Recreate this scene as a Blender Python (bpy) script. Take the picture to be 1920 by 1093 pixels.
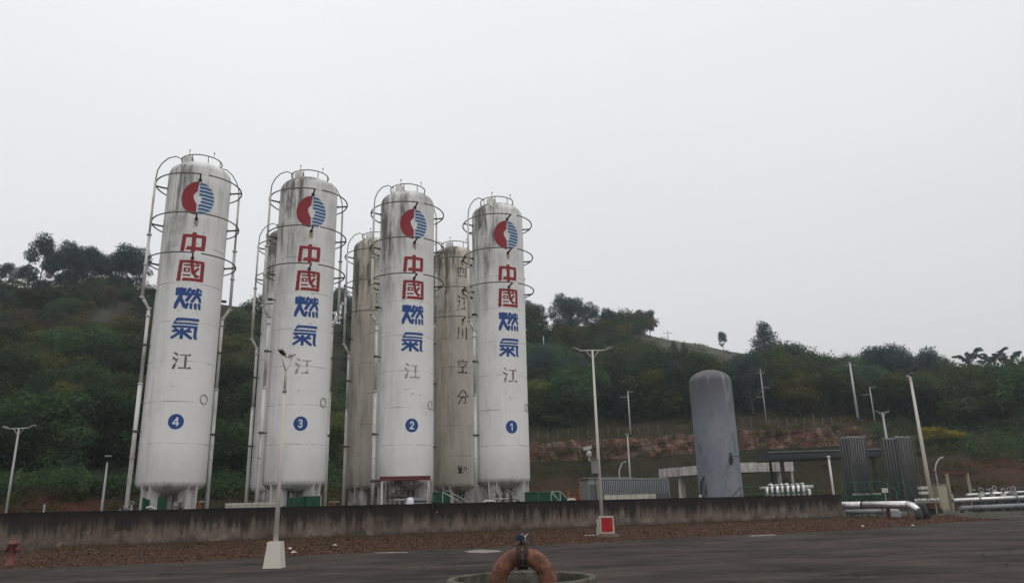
import bpy, math, random
import numpy as np
from mathutils import Vector, Matrix

SC = bpy.context.scene
for _o in list(bpy.data.objects):
    bpy.data.objects.remove(_o)
C = SC.collection
PI = math.pi
sin, cos, rad = math.sin, math.cos, math.radians

# ------------------------------------------------------------------ camera
FPX, PITCH, ROLL, CAMZ = 1397.1, 0.2791, 0.0263, 1.6      # focal length in pixels of a 1920 wide picture
_F = Vector((0, cos(PITCH), sin(PITCH)))
_U0 = Vector((0, -sin(PITCH), cos(PITCH)))
_R0 = Vector((1, 0, 0))
_R = _R0 * cos(ROLL) - _U0 * sin(ROLL)
_U = _R0 * sin(ROLL) + _U0 * cos(ROLL)
cam_d = bpy.data.cameras.new('camera')
cam = bpy.data.objects.new('camera', cam_d)
C.objects.link(cam)
cam_d.sensor_width = 36.0
cam_d.lens = FPX / 1920 * 36
cam_d.clip_start = 0.1
cam_d.clip_end = 4000
M3 = Matrix((( _R.x, _U.x, -_F.x), (_R.y, _U.y, -_F.y), (_R.z, _U.z, -_F.z))).to_4x4()
M3.translation = Vector((0, 0, CAMZ))
cam.matrix_world = M3
SC.camera = cam

# ------------------------------------------------------------------ sky and sun
SUN_EL, SUN_AZ = rad(52), rad(140)        # azimuth clockwise from +Y
w = bpy.data.worlds.new('World')
SC.world = w
w.use_nodes = True
nt = w.node_tree
nt.nodes.clear()
out = nt.nodes.new('ShaderNodeOutputWorld')
bg = nt.nodes.new('ShaderNodeBackground')
bg.inputs['Strength'].default_value = 0.1
sky = nt.nodes.new('ShaderNodeTexSky')
sky.sky_type = 'NISHITA'
sky.sun_disc = False
sky.sun_elevation = SUN_EL
sky.sun_rotation = SUN_AZ
sky.dust_density = 5.0
hs = nt.nodes.new('ShaderNodeHueSaturation')
hs.inputs['Saturation'].default_value = 0.15
nt.links.new(sky.outputs[0], hs.inputs['Color'])
tc = nt.nodes.new('ShaderNodeTexCoord')
sx = nt.nodes.new('ShaderNodeSeparateXYZ')
nt.links.new(tc.outputs['Generated'], sx.inputs[0])
mr = nt.nodes.new('ShaderNodeMapRange')
mr.inputs['From Min'].default_value = 0.0
mr.inputs['From Max'].default_value = 1.0
mr.inputs['To Min'].default_value = 0.0
mr.inputs['To Max'].default_value = 1.0
# overcast brightness: rises with height, a little brighter towards the left
ma = nt.nodes.new('ShaderNodeMath'); ma.operation = 'MULTIPLY_ADD'
ma.inputs[1].default_value = -0.12
nt.links.new(sx.outputs['X'], ma.inputs[0]); nt.links.new(sx.outputs['Z'], ma.inputs[2])
skn = nt.nodes.new('ShaderNodeTexNoise'); skn.inputs['Scale'].default_value = 1.6; skn.inputs['Detail'].default_value = 4
skm = nt.nodes.new('ShaderNodeMapping'); skm.inputs['Scale'].default_value = (1, 1, 2.2)
nt.links.new(tc.outputs['Generated'], skm.inputs[0]); nt.links.new(skm.outputs[0], skn.inputs['Vector'])
mb_ = nt.nodes.new('ShaderNodeMath'); mb_.operation = 'MULTIPLY_ADD'; mb_.inputs[1].default_value = 0.22
nt.links.new(skn.outputs['Fac'], mb_.inputs[0]); nt.links.new(ma.outputs[0], mb_.inputs[2])
mc_ = nt.nodes.new('ShaderNodeMath'); mc_.operation = 'SUBTRACT'; mc_.inputs[1].default_value = 0.10
nt.links.new(mb_.outputs[0], mc_.inputs[0]); nt.links.new(mc_.outputs[0], mr.inputs['Value'])
cl = nt.nodes.new('ShaderNodeValToRGB')
cl.color_ramp.elements[0].position = 0.0
cl.color_ramp.elements[0].color = (0.685, 0.688, 0.688, 1)
cl.color_ramp.elements[1].position = 1.0
cl.color_ramp.elements[1].color = (1.12, 1.12, 1.15, 1)
e = cl.color_ramp.elements.new(0.55); e.color = (0.935, 0.938, 0.968, 1)
nt.links.new(mr.outputs[0], cl.inputs[0])
mul = nt.nodes.new('ShaderNodeMixRGB'); mul.blend_type = 'MULTIPLY'; mul.inputs[0].default_value = 1.0
mul.inputs[2].default_value = (10, 10, 10, 1)
nt.links.new(cl.outputs[0], mul.inputs[1])
mx = nt.nodes.new('ShaderNodeMixRGB'); mx.inputs[0].default_value = 0.93
nt.links.new(hs.outputs[0], mx.inputs[1]); nt.links.new(mul.outputs[0], mx.inputs[2])
nt.links.new(mx.outputs[0], bg.inputs['Color'])
nt.links.new(bg.outputs[0], out.inputs['Surface'])
sun_d = bpy.data.lights.new('sun', 'SUN')
sun_d.energy = 0.5
sun_d.angle = rad(30)
sun_d.color = (1.0, 0.97, 0.93)
sun = bpy.data.objects.new('sun', sun_d)
C.objects.link(sun)
_sd = Vector((sin(SUN_AZ) * cos(SUN_EL), cos(SUN_AZ) * cos(SUN_EL), sin(SUN_EL)))
sun.rotation_euler = _sd.to_track_quat('Z', 'Y').to_euler()
sun.location = (0, 0, 60)
SC.view_settings.view_transform = 'Standard'
SC.view_settings.look = 'None'
SC.view_settings.gamma = 1.0
SC.view_settings.exposure = 0.0
SC.view_settings.use_curve_mapping = False

# ------------------------------------------------------------------ helpers
def ray(x, y):
    return _F + _R * ((x - 960) / FPX) + _U * ((546.5 - y) / FPX)
def P(x, y, D):
    """world point seen at photo position x,y at horizontal distance D"""
    d = ray(x, y); t = D / math.hypot(d.x, d.y)
    return Vector((t * d.x, t * d.y, CAMZ + t * d.z))
def G(x, y, z=0.0):
    d = ray(x, y); t = (z - CAMZ) / d.z
    return Vector((t * d.x, t * d.y, z))
def B(x, y, D, z=0.0):
    p = P(x, y, D); p.z = z
    return p

class MB:
    def __init__(s):
        s.v = []; s.f = []; s.sm = []
    def add(s, vs, fs, smooth=False):
        n = len(s.v)
        s.v.extend([tuple(a) for a in vs])
        s.f.extend([tuple(i + n for i in f) for f in fs])
        s.sm.extend([smooth] * len(fs))
        return s
    def box(s, c, size, rz=0.0, M=None):
        hx, hy, hz = size[0] / 2, size[1] / 2, size[2] / 2
        vs = []
        for dz in (-hz, hz):
            for dx, dy in ((-hx, -hy), (hx, -hy), (hx, hy), (-hx, hy)):
                if M is not None:
                    p = M @ Vector((dx, dy, dz)); vs.append((c[0] + p.x, c[1] + p.y, c[2] + p.z))
                else:
                    vs.append((c[0] + dx * cos(rz) - dy * sin(rz), c[1] + dx * sin(rz) + dy * cos(rz), c[2] + dz))
        return s.add(vs, [(0, 3, 2, 1), (4, 5, 6, 7), (0, 1, 5, 4), (1, 2, 6, 5), (2, 3, 7, 6), (3, 0, 4, 7)])
    def frustum(s, c, a, b, h):
        vs = []
        for (w, d), z in ((a, 0), (b, h)):
            for dx, dy in ((-w / 2, -d / 2), (w / 2, -d / 2), (w / 2, d / 2), (-w / 2, d / 2)):
                vs.append((c[0] + dx, c[1] + dy, c[2] + z))
        return s.add(vs, [(0, 3, 2, 1), (4, 5, 6, 7), (0, 1, 5, 4), (1, 2, 6, 5), (2, 3, 7, 6), (3, 0, 4, 7)])
    def bar(s, a, b, w, h=None):
        a = Vector(a); b = Vector(b); h = h or w
        d = b - a; L = d.length
        q = d.to_track_quat('X', 'Z').to_matrix()
        c = (a + b) / 2
        return s.box(c, (L, w, h), M=q)
    def tube(s, pts, r, n=8, closed=False, caps=True):
        pts = [Vector(p) for p in pts]
        rs = r if isinstance(r, (list, tuple)) else [r] * len(pts)
        rings = []; up = None; m = len(pts)
        for i, p in enumerate(pts):
            if closed: t = pts[(i + 1) % m] - pts[i - 1]
            else: t = pts[min(i + 1, m - 1)] - pts[max(i - 1, 0)]
            t.normalize()
            if up is None:
                up = Vector((0, 0, 1)) if abs(t.z) < 0.9 else Vector((1, 0, 0))
            up = up - t * up.dot(t)
            if up.length < 1e-4: up = Vector((1, 0, 0)) - t * t.x
            up.normalize(); sd = t.cross(up)
            rings.append([p + (up * cos(2 * PI * k / n) + sd * sin(2 * PI * k / n)) * rs[i] for k in range(n)])
        vs = [v for rg in rings for v in rg]; fs = []
        for i in range(m if closed else m - 1):
            j = (i + 1) % m
            for k in range(n):
                k2 = (k + 1) % n
                fs.append((i * n + k, j * n + k, j * n + k2, i * n + k2))
        s.add(vs, fs, True)
        if caps and not closed:
            b0 = len(s.v) - len(vs)
            s.f.append(tuple(b0 + k for k in range(n))); s.sm.append(False)
            s.f.append(tuple(b0 + (m - 1) * n + n - 1 - k for k in range(n))); s.sm.append(False)
        return s
    def lathe(s, prof, n=32, c=(0, 0, 0), smooth=True, axis=None):
        vs = []; fs = []
        for r, z in prof:
            for k in range(n):
                a = 2 * PI * k / n
                p = Vector((r * cos(a), r * sin(a), z))
                if axis is not None: p = axis @ p
                vs.append((c[0] + p.x, c[1] + p.y, c[2] + p.z))
        for i in range(len(prof) - 1):
            for k in range(n):
                k2 = (k + 1) % n
                fs.append((i * n + k, i * n + k2, (i + 1) * n + k2, (i + 1) * n + k))
        return s.add(vs, fs, smooth)
    def build(s, name, m=None, parent=None, loc=None, rz=None):
        me = bpy.data.meshes.new(name)
        me.from_pydata(s.v, [], s.f)
        me.polygons.foreach_set('use_smooth', s.sm)
        if m is not None: me.materials.append(m)
        me.update()
        return link(name, me, parent, loc, rz)

def link(name, me, parent=None, loc=None, rz=None):
    o = bpy.data.objects.new(name, me)
    C.objects.link(o)
    if parent is not None: o.parent = parent
    if loc is not None: o.location = loc
    if rz is not None: o.rotation_euler = (0, 0, rz)
    return o
def tag(o, label=None, cat=None, group=None, kind=None):
    if label: o['label'] = label
    if cat: o['category'] = cat
    if group: o['group'] = group
    if kind: o['kind'] = kind
    return o
def thing(name, loc, label, cat, group=None, rz=0.0):
    o = bpy.data.objects.new(name, None)
    o.empty_display_size = 0.3
    C.objects.link(o)
    o.location = loc; o.rotation_euler = (0, 0, rz)
    return tag(o, label, cat, group)
def copy_tree(o, parent=None):
    c = o.copy(); C.objects.link(c)
    if parent is not None: c.parent = parent
    for ch in [x for x in C.objects if x.parent == o]:
        copy_tree(ch, c)
    return c

# ------------------------------------------------------------------ materials
class NT:
    def __init__(s, name, rough=0.6, metal=0.0, spec=0.3):
        s.m = bpy.data.materials.new(name); s.m.use_nodes = True
        s.t = s.m.node_tree; s.b = s.t.nodes['Principled BSDF']
        s.b.inputs['Roughness'].default_value = rough
        s.b.inputs['Metallic'].default_value = metal
        s.b.inputs['Specular IOR Level'].default_value = spec
    def n(s, kind, **kw):
        nd = s.t.nodes.new(kind)
        for k, v in kw.items(): setattr(nd, k, v)
        return nd
    def l(s, a, b): s.t.links.new(a, b)
    def coord(s, scale=(1, 1, 1), rand=0.0, out='Object'):
        t = s.n('ShaderNodeTexCoord'); mp = s.n('ShaderNodeMapping')
        mp.inputs['Scale'].default_value = scale
        if rand:
            oi = s.n('ShaderNodeObjectInfo'); mu = s.n('ShaderNodeMath', operation='MULTIPLY')
            mu.inputs[1].default_value = rand
            s.l(oi.outputs['Random'], mu.inputs[0])
            ad = s.n('ShaderNodeVectorMath', operation='ADD')
            s.l(t.outputs[out], ad.inputs[0]); s.l(mu.outputs[0], ad.inputs[1]); s.l(ad.outputs[0], mp.inputs[0])
        else:
            s.l(t.outputs[out], mp.inputs[0])
        return mp.outputs[0]
    def noise(s, vec, scale=1.0, detail=4.0, rough=0.55):
        nd = s.n('ShaderNodeTexNoise')
        nd.inputs['Scale'].default_value = scale; nd.inputs['Detail'].default_value = detail
        nd.inputs['Roughness'].default_value = rough
        s.l(vec, nd.inputs['Vector'])
        return nd.outputs['Fac']
    def ramp(s, fac, a, b, lo=0.0, hi=1.0):
        r = s.n('ShaderNodeMapRange'); r.inputs['From Min'].default_value = a; r.inputs['From Max'].default_value = b
        r.inputs['To Min'].default_value = lo; r.inputs['To Max'].default_value = hi
        s.l(fac, r.inputs['Value'])
        return r.outputs[0]
    def math(s, op, a, b=None):
        nd = s.n('ShaderNodeMath', operation=op)
        for i, x in enumerate((a, b)):
            if x is None: continue
            if isinstance(x, (int, float)): nd.inputs[i].default_value = x
            else: s.l(x, nd.inputs[i])
        return nd.outputs[0]
    def mix(s, fac, a, b):
        nd = s.n('ShaderNodeMixRGB')
        if isinstance(fac, (int, float)): nd.inputs[0].default_value = fac
        else: s.l(fac, nd.inputs[0])
        for i, x in ((1, a), (2, b)):
            if isinstance(x, tuple): nd.inputs[i].default_value = (*x, 1)
            else: s.l(x, nd.inputs[i])
        return nd.outputs[0]
    def xyz(s, vec):
        nd = s.n('ShaderNodeSeparateXYZ'); s.l(vec, nd.inputs[0]); return nd.outputs
    def bump(s, fac, strength=0.3, dist=0.02):
        b = s.n('ShaderNodeBump'); b.inputs['Strength'].default_value = strength; b.inputs['Distance'].default_value = dist
        s.l(fac, b.inputs['Height']); s.l(b.outputs[0], s.b.inputs['Normal'])
    def color(s, c):
        if isinstance(c, tuple): s.b.inputs['Base Color'].default_value = (*c, 1)
        else: s.l(c, s.b.inputs['Base Color'])
        return s.m

def worn(name, c, c2, rough=0.5, metal=0.0, scale=2.0, amount=(0.45, 0.75), stretch=1.0, spec=0.3):
    """paint or metal with blotches of a second colour (dirt, rust)"""
    t = NT(name, rough, metal, spec)
    v = t.coord((1, 1, 1 / stretch), 13.0)
    n1 = t.noise(v, scale, 6, 0.65)
    f = t.ramp(n1, *amount)
    n2 = t.noise(v, scale * 6, 3)
    t.bump(n2, 0.15, 0.01)
    return t.color(t.mix(f, c, c2))

M = {}
M['white_pipe'] = worn('white_pipe', (0.62, 0.61, 0.59), (0.24, 0.21, 0.17), 0.5, scale=1.5, stretch=3)
M['dark_metal'] = worn('dark_metal', (0.06, 0.055, 0.05), (0.10, 0.06, 0.04), 0.6, scale=3)
M['ring_metal'] = worn('ring_metal', (0.115, 0.112, 0.10), (0.19, 0.16, 0.125), 0.6, scale=2)
M['white_steel'] = worn('white_steel', (0.50, 0.49, 0.46), (0.25, 0.2, 0.14), 0.5, scale=1.5, amount=(0.5, 0.8))
M['lamp_white'] = worn('lamp_white', (0.60, 0.57, 0.50), (0.40, 0.35, 0.27), 0.5, scale=1.2, amount=(0.5, 0.85), stretch=4)
M['lamp_grey'] = worn('lamp_grey', (0.44, 0.45, 0.45), (0.26, 0.25, 0.23), 0.5, scale=1.2, stretch=4)
M['black'] = worn('black', (0.02, 0.02, 0.022), (0.05, 0.045, 0.04), 0.6)
M['red_paint'] = worn('red_paint', (0.42, 0.012, 0.012), (0.25, 0.01, 0.01), 0.45, scale=1.5)
M['dark_red'] = worn('dark_red', (0.12, 0.022, 0.02), (0.09, 0.03, 0.02), 0.6, scale=1.5)
M['hydrant_red'] = worn('hydrant_red', (0.15, 0.045, 0.042), (0.09, 0.04, 0.035), 0.55, scale=6)
M['green_paint'] = worn('green_paint', (0.007, 0.062, 0.026), (0.010, 0.032, 0.018), 0.5, scale=1.5)
M['green_rail'] = worn('green_rail', (0.02, 0.105, 0.06), (0.025, 0.055, 0.035), 0.5, scale=2)
M['pale_rail'] = worn('pale_rail', (0.35, 0.38, 0.30), (0.2, 0.22, 0.18), 0.5, scale=2)
M['orange_rust'] = worn('orange_rust', (0.22, 0.075, 0.025), (0.10, 0.04, 0.02), 0.7, scale=3)
M['beige'] = worn('beige', (0.36, 0.33, 0.24), (0.22, 0.19, 0.13), 0.6, scale=1.5, stretch=3)
M['galv'] = worn('galv', (0.26, 0.265, 0.27), (0.15, 0.145, 0.14), 0.5, 0.0, scale=1.2, stretch=4)
M['silver'] = worn('silver', (0.42, 0.42, 0.41), (0.2, 0.2, 0.19), 0.35, 0.3, scale=4)
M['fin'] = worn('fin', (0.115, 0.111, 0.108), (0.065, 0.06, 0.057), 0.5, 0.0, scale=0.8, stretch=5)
M['fin_light'] = worn('fin_light', (0.25, 0.255, 0.265), (0.17, 0.165, 0.16), 0.5, 0.0, scale=0.8, stretch=5)
M['concrete'] = worn('concrete', (0.15, 0.14, 0.115), (0.06, 0.056, 0.045), 0.9, scale=1.2, stretch=2)
M['fascia'] = worn('fascia', (0.62, 0.59, 0.55), (0.22, 0.18, 0.15), 0.7, scale=1.6, amount=(0.42, 0.7), stretch=6)
M['white_tile'] = worn('white_tile', (0.50, 0.47, 0.41), (0.32, 0.28, 0.22), 0.6, scale=1.5)
M['charcoal'] = worn('charcoal', (0.035, 0.037, 0.042), (0.06, 0.058, 0.055), 0.6, scale=1.5)
M['blue_paint'] = worn('blue_paint', (0.02, 0.04, 0.10), (0.025, 0.03, 0.04), 0.45, scale=12)
M['pale_post'] = worn('pale_post', (0.12, 0.105, 0.09), (0.06, 0.05, 0.04), 0.9)
M['terracotta'] = worn('terracotta', (0.225, 0.092, 0.052), (0.085, 0.038, 0.028), 0.75, scale=5.5, amount=(0.42, 0.60))
M['rusty_flange'] = worn('rusty_flange', (0.05, 0.028, 0.022), (0.015, 0.013, 0.013), 0.65, scale=14)
M['alu'] = worn('aluminium_jacket', (0.74, 0.73, 0.71), (0.45, 0.43, 0.40), 0.36, 0.85, scale=3, stretch=1)
M['ring_concrete'] = worn('mossy_concrete', (0.145, 0.138, 0.11), (0.045, 0.047, 0.032), 0.9, scale=4, amount=(0.35, 0.62))
M['rust_stain'] = worn('rust_stain', (0.33, 0.24, 0.16), (0.42, 0.36, 0.29), 0.7, scale=8)
M['fin_gap_shade'] = worn('fin_gap_shade', (0.035, 0.036, 0.040), (0.055, 0.052, 0.05), 0.6, scale=1)
M['tar'] = worn('tar', (0.008, 0.008, 0.008), (0.02, 0.018, 0.016), 0.7, scale=2)
M['paper'] = worn('paper', (0.5, 0.48, 0.44), (0.3, 0.27, 0.22), 0.8)
M['stone'] = worn('stone', (0.14, 0.10, 0.075), (0.07, 0.05, 0.04), 0.9, scale=5)

def paint_shell(name, base, dirt, side, top, overall):
    t = NT(name, 0.55, 0.0, 0.25)
    v0 = t.coord((1, 1, 1))
    xx, yy, zz = t.xyz(v0)
    vr = t.coord((1, 1, 1), 37.0)
    vs = t.coord((2.1, 2.1, 0.22), 37.0)
    streak = t.math('MULTIPLY', t.ramp(t.noise(vs, 1.0, 7, 0.7), 0.40, 0.62), t.ramp(t.noise(t.coord((0.8, 0.8, 0.5), 21.0), 1.0, 4), 0.30, 0.55))
    fine = t.ramp(t.noise(t.coord((14, 14, 0.5), 37.0), 1.0, 4), 0.5, 0.7)
    blot = t.ramp(t.noise(vr, 0.45, 5, 0.6), 0.45, 0.7)
    # dirt: on the shoulder and the side of the shell that stays wet, plus a general share
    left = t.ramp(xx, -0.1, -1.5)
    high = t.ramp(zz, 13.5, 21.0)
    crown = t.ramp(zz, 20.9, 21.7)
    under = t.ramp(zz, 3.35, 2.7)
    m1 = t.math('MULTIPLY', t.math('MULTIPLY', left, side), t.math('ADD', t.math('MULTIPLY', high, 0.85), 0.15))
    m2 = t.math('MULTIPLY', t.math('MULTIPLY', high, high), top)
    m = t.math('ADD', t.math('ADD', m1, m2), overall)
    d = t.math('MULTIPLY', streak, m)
    d = t.math('ADD', d, t.math('MULTIPLY', t.math('MULTIPLY', fine, m), 0.5))
    d = t.math('ADD', d, t.math('MULTIPLY', t.math('MULTIPLY', crown, blot), 0.75))
    d = t.math('ADD', d, t.math('MULTIPLY', t.math('MULTIPLY', under, t.math('ADD', fine, streak)), 0.75))
    d = t.math('ADD', d, t.math('MULTIPLY', blot, 0.07))
    d = t.math('MINIMUM', d, 0.9)
    col = t.mix(d, base, dirt)
    # rust-brown soft stains
    st = t.math('MULTIPLY', t.ramp(t.noise(vr, 0.8, 3), 0.58, 0.75), 0.3)
    col = t.mix(st, col, (base[0] * 0.72, base[1] * 0.66, base[2] * 0.56))
    # cracked weld seams, broken by noise
    fr = t.math('FRACT', t.math('DIVIDE', t.math('ADD', zz, 0.35), 2.25))
    ln = t.math('LESS_THAN', t.math('ABSOLUTE', t.math('SUBTRACT', fr, 0.5)), 0.0085)
    gate = t.ramp(t.noise(t.coord((0.9, 0.9, 0.4), 61.0), 1.0, 5, 0.7), 0.46, 0.60, 0.12, 1.0)
    col = t.mix(t.math('MULTIPLY', ln, t.math('MULTIPLY', gate, 0.75)), col, (0.10, 0.09, 0.08))
    # flakes of lost paint
    fl = t.ramp(t.noise(vr, 3.2, 6, 0.75), 0.735, 0.76)
    col = t.mix(t.math('MULTIPLY', fl, 0.7), col, (0.10, 0.08, 0.065))
    t.bump(t.noise(vr, 2.0, 4), 0.12, 0.02)
    return t.color(col)
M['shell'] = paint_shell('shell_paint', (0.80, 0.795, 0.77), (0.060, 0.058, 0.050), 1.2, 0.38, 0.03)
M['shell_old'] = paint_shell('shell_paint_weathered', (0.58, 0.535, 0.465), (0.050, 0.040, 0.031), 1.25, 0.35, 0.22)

def grey_shell():
    t = NT('grey_shell', 0.55, 0, 0.3)
    v = t.coord((1, 1, 0.35)); n = t.noise(v, 0.9, 6, 0.65)
    xx, yy, zz = t.xyz(t.coord())
    col = t.mix(t.ramp(n, 0.4, 0.62), (0.180, 0.205, 0.240), (0.230, 0.240, 0.262))
    n2 = t.noise(t.coord((1.2, 1.2, 0.18)), 1.0, 5, 0.6)
    f = t.math('MULTIPLY', t.ramp(zz, 7.2, 10.2), t.ramp(n2, 0.34, 0.46))
    col = t.mix(t.math('MULTIPLY', f, 0.9), col, (0.095, 0.088, 0.095))
    n3 = t.noise(t.coord((2, 2, 0.8)), 1.0, 5)
    col = t.mix(t.math('MULTIPLY', t.ramp(n3, 0.56, 0.66), 0.65), col, (0.09, 0.125, 0.14))
    return t.color(col)
M['grey_shell'] = grey_shell()

def sign_paint(name, c, wear=(0.62, 0.72), c2=(0.5, 0.49, 0.47)):
    t = NT(name, 0.5, 0, 0.3)
    v = t.coord((1, 1, 1), 17.0)
    return t.color(t.mix(t.math('MULTIPLY', t.ramp(t.noise(v, 5.0, 6, 0.7), *wear), 0.35), c, c2))
M['sign_red'] = sign_paint('sign_red', (0.27, 0.018, 0.025))
M['sign_blue'] = sign_paint('sign_blue', (0.015, 0.065, 0.24))
M['sign_stripe'] = sign_paint('sign_stripe', (0.02, 0.085, 0.22))
M['sign_white'] = sign_paint('sign_white', (0.72, 0.72, 0.74), c2=(0.5, 0.5, 0.5))
M['sign_pale'] = sign_paint('sign_pale', (0.48, 0.56, 0.66))
M['sign_faded'] = sign_paint('sign_faded', (0.13, 0.11, 0.09), (0.5, 0.65))
M['sign_dark'] = sign_paint('sign_dark', (0.045, 0.035, 0.028), (0.6, 0.75))
M['sign_fadedlight'] = sign_paint('sign_faded_light', (0.30, 0.275, 0.235), (0.45, 0.6))

def wall_mat():
    t = NT('stained_concrete', 0.9, 0, 0.15)
    v = t.coord()
    xx, yy, zz = t.xyz(v)
    n = t.noise(t.coord((1.0, 1.0, 1.0)), 0.7, 6, 0.6)
    col = t.mix(t.ramp(n, 0.35, 0.7), (0.175, 0.138, 0.112), (0.090, 0.070, 0.056))
    # streaks that start at the coping and run down to different depths
    s = t.noise(t.coord((1.7, 1.7, 0.10)), 1.0, 6, 0.7)
    s2 = t.noise(t.coord((6.0, 6.0, 0.3)), 1.0, 4, 0.6)
    depth = t.ramp(zz, 0.0, 1.85, -0.20, 0.26)
    f = t.ramp(t.math('ADD', s, depth), 0.47, 0.62)
    f2 = t.ramp(t.math('ADD', s2, depth), 0.52, 0.68)
    col = t.mix(t.math('MULTIPLY', f, 0.92), col, (0.022, 0.018, 0.015))
    col = t.mix(t.math('MULTIPLY', f2, 0.7), col, (0.018, 0.015, 0.013))
    # mildew along the top edge
    topb = t.ramp(t.math('ADD', zz, t.math('MULTIPLY', t.noise(t.coord((2, 2, 1)), 1.0, 5), 0.5)), 1.82, 2.0)
    col = t.mix(t.math('MULTIPLY', topb, 0.85), col, (0.011, 0.0105, 0.009))
    # pale efflorescence lower down, and damp patches rising from the soil
    pf = t.math('MULTIPLY', t.ramp(t.noise(t.coord((1.3, 1.3, 1.6)), 1.0, 5, 0.65), 0.52, 0.68), t.ramp(zz, 1.4, 0.5))
    col = t.mix(t.math('MULTIPLY', pf, 0.65), col, (0.29, 0.235, 0.19))
    damp = t.ramp(t.math('SUBTRACT', t.math('MULTIPLY', t.noise(t.coord((1.1, 1.1, 0.15)), 1.0, 5, 0.7), 1.9), zz), 0.5, 0.72)
    col = t.mix(t.math('MULTIPLY', damp, 0.55), col, (0.030, 0.024, 0.020))
    t.bump(t.noise(v, 9.0, 6, 0.7), 0.35, 0.02)
    return t.color(col)
M['wall'] = wall_mat()

def asphalt():
    t = NT('asphalt', 0.92, 0, 0.12)
    v = t.coord()
    n = t.noise(t.coord((0.22, 0.42, 1)), 1.0, 7, 0.68)
    col = t.mix(t.ramp(n, 0.40, 0.60), (0.0175, 0.0152, 0.0138), (0.064, 0.050, 0.040))
    n2 = t.noise(t.coord((0.05, 0.7, 1)), 2.3, 6, 0.72)
    col = t.mix(t.math('MULTIPLY', t.ramp(n2, 0.5, 0.68), 0.55), col, (0.0135, 0.0125, 0.012))
    n4 = t.noise(t.coord((0.35, 0.9, 1)), 1.3, 7, 0.75)
    col = t.mix(t.math('MULTIPLY', t.ramp(n4, 0.50, 0.66), 0.55), col, (0.095, 0.078, 0.066))
    g = t.noise(v, 60, 3, 0.7)
    col = t.mix(t.ramp(g, 0.3, 0.8, 0.0, 0.22), col, (0.075, 0.066, 0.06))
    # hairline cracks
    vo = t.n('ShaderNodeTexVoronoi', feature='DISTANCE_TO_EDGE'); vo.inputs['Scale'].default_value = 0.16
    wv = t.n('ShaderNodeVectorMath', operation='ADD')
    nn = t.n('ShaderNodeTexNoise'); nn.inputs['Scale'].default_value = 0.8
    t.l(v, nn.inputs['Vector']); t.l(v, wv.inputs[0]); t.l(nn.outputs['Color'], wv.inputs[1]); t.l(wv.outputs[0], vo.inputs['Vector'])
    ck = t.math('LESS_THAN', vo.outputs['Distance'], 0.004)
    col = t.mix(t.math('MULTIPLY', ck, 0.6), col, (0.009, 0.008, 0.008))
    t.bump(g, 0.4, 0.01)
    return t.color(col)
M['asphalt'] = asphalt()

def soil(name, a, b, c, sc=1.5, bump=0.5):
    t = NT(name, 0.95, 0, 0.1)
    v = t.coord()
    col = t.mix(t.ramp(t.noise(v, sc, 6, 0.7), 0.35, 0.65), a, b)
    col = t.mix(t.math('MULTIPLY', t.ramp(t.noise(v, sc * 4.3, 5, 0.75), 0.5, 0.66), 0.7), col, c)
    t.bump(t.noise(v, sc * 6, 6, 0.7), bump, 0.05)
    return t.color(col)
M['dirt'] = soil('leafy_dirt', (0.062, 0.031, 0.018), (0.028, 0.018, 0.012), (0.105, 0.047, 0.024), 1.6)
M['yard'] = soil('yard_concrete', (0.10, 0.092, 0.082), (0.06, 0.055, 0.048), (0.13, 0.12, 0.105), 0.7, 0.2)
M['litter'] = worn('leaf_litter', (0.165, 0.074, 0.036), (0.052, 0.028, 0.016), 0.9, scale=5.0, amount=(0.35, 0.65))
M['patch'] = soil('cement_patch', (0.30, 0.27, 0.24), (0.16, 0.145, 0.13), (0.36, 0.33, 0.29), 3, 0.2)

def hill_mat():
    t = NT('hill_ground', 0.95, 0, 0.1)
    v = t.coord()
    xx, yy, zz = t.xyz(v)
    n = t.noise(v, 0.09, 6, 0.65)
    col = t.mix(t.ramp(n, 0.38, 0.62), (0.020, 0.024, 0.011), (0.034, 0.027, 0.015))
    n2 = t.noise(v, 0.35, 6, 0.7)
    col = t.mix(t.math('MULTIPLY', t.ramp(n2, 0.5, 0.66), 0.6), col, (0.050, 0.043, 0.024))
    # bare reddish earth on some banks
    def blob(px, r, colr, amt, colin):
        d = t.n('ShaderNodeVectorMath', operation='DISTANCE'); t.l(v, d.inputs[0]); d.inputs[1].default_value = px
        f = t.math('ADD', d.outputs['Value'], t.math('MULTIPLY', t.ramp(n2, 0.3, 0.7), r * 0.8))
        return t.mix(t.math('MULTIPLY', t.ramp(f, r * 1.35, r * 0.85), amt), colin, colr)
    for (x, y, D, r, a) in ((110, 935, 65, 4.2, 0.9), (140, 930, 66, 3.2, 0.8), (1060, 895, 90, 7, 0.75), (1900, 862, 96, 6.5, 0.9), (1870, 890, 90, 4, 0.5), (1690, 880, 90, 8, 0.25), (1800, 905, 88, 7, 0.25), (1550, 800, 112, 7, 0.45)):
        col = blob(tuple(P(x, y, D)), r, (0.070, 0.027, 0.018), a, col)
    for (x, y, D, r, a) in ((1240, 640, 205, 16, 0.7), (1310, 655, 208, 22, 0.85), (1370, 670, 208, 20, 0.8), (1270, 660, 195, 14, 0.5), (225, 600, 138, 12, 0.6), (170, 590, 140, 10, 0.5)):
        col = blob(tuple(P(x, y, D)), r, (0.080, 0.080, 0.058), a, col)
    t.bump(t.noise(v, 1.5, 6, 0.7), 0.8, 0.3)
    return t.color(col)
M['hill'] = hill_mat()

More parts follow.
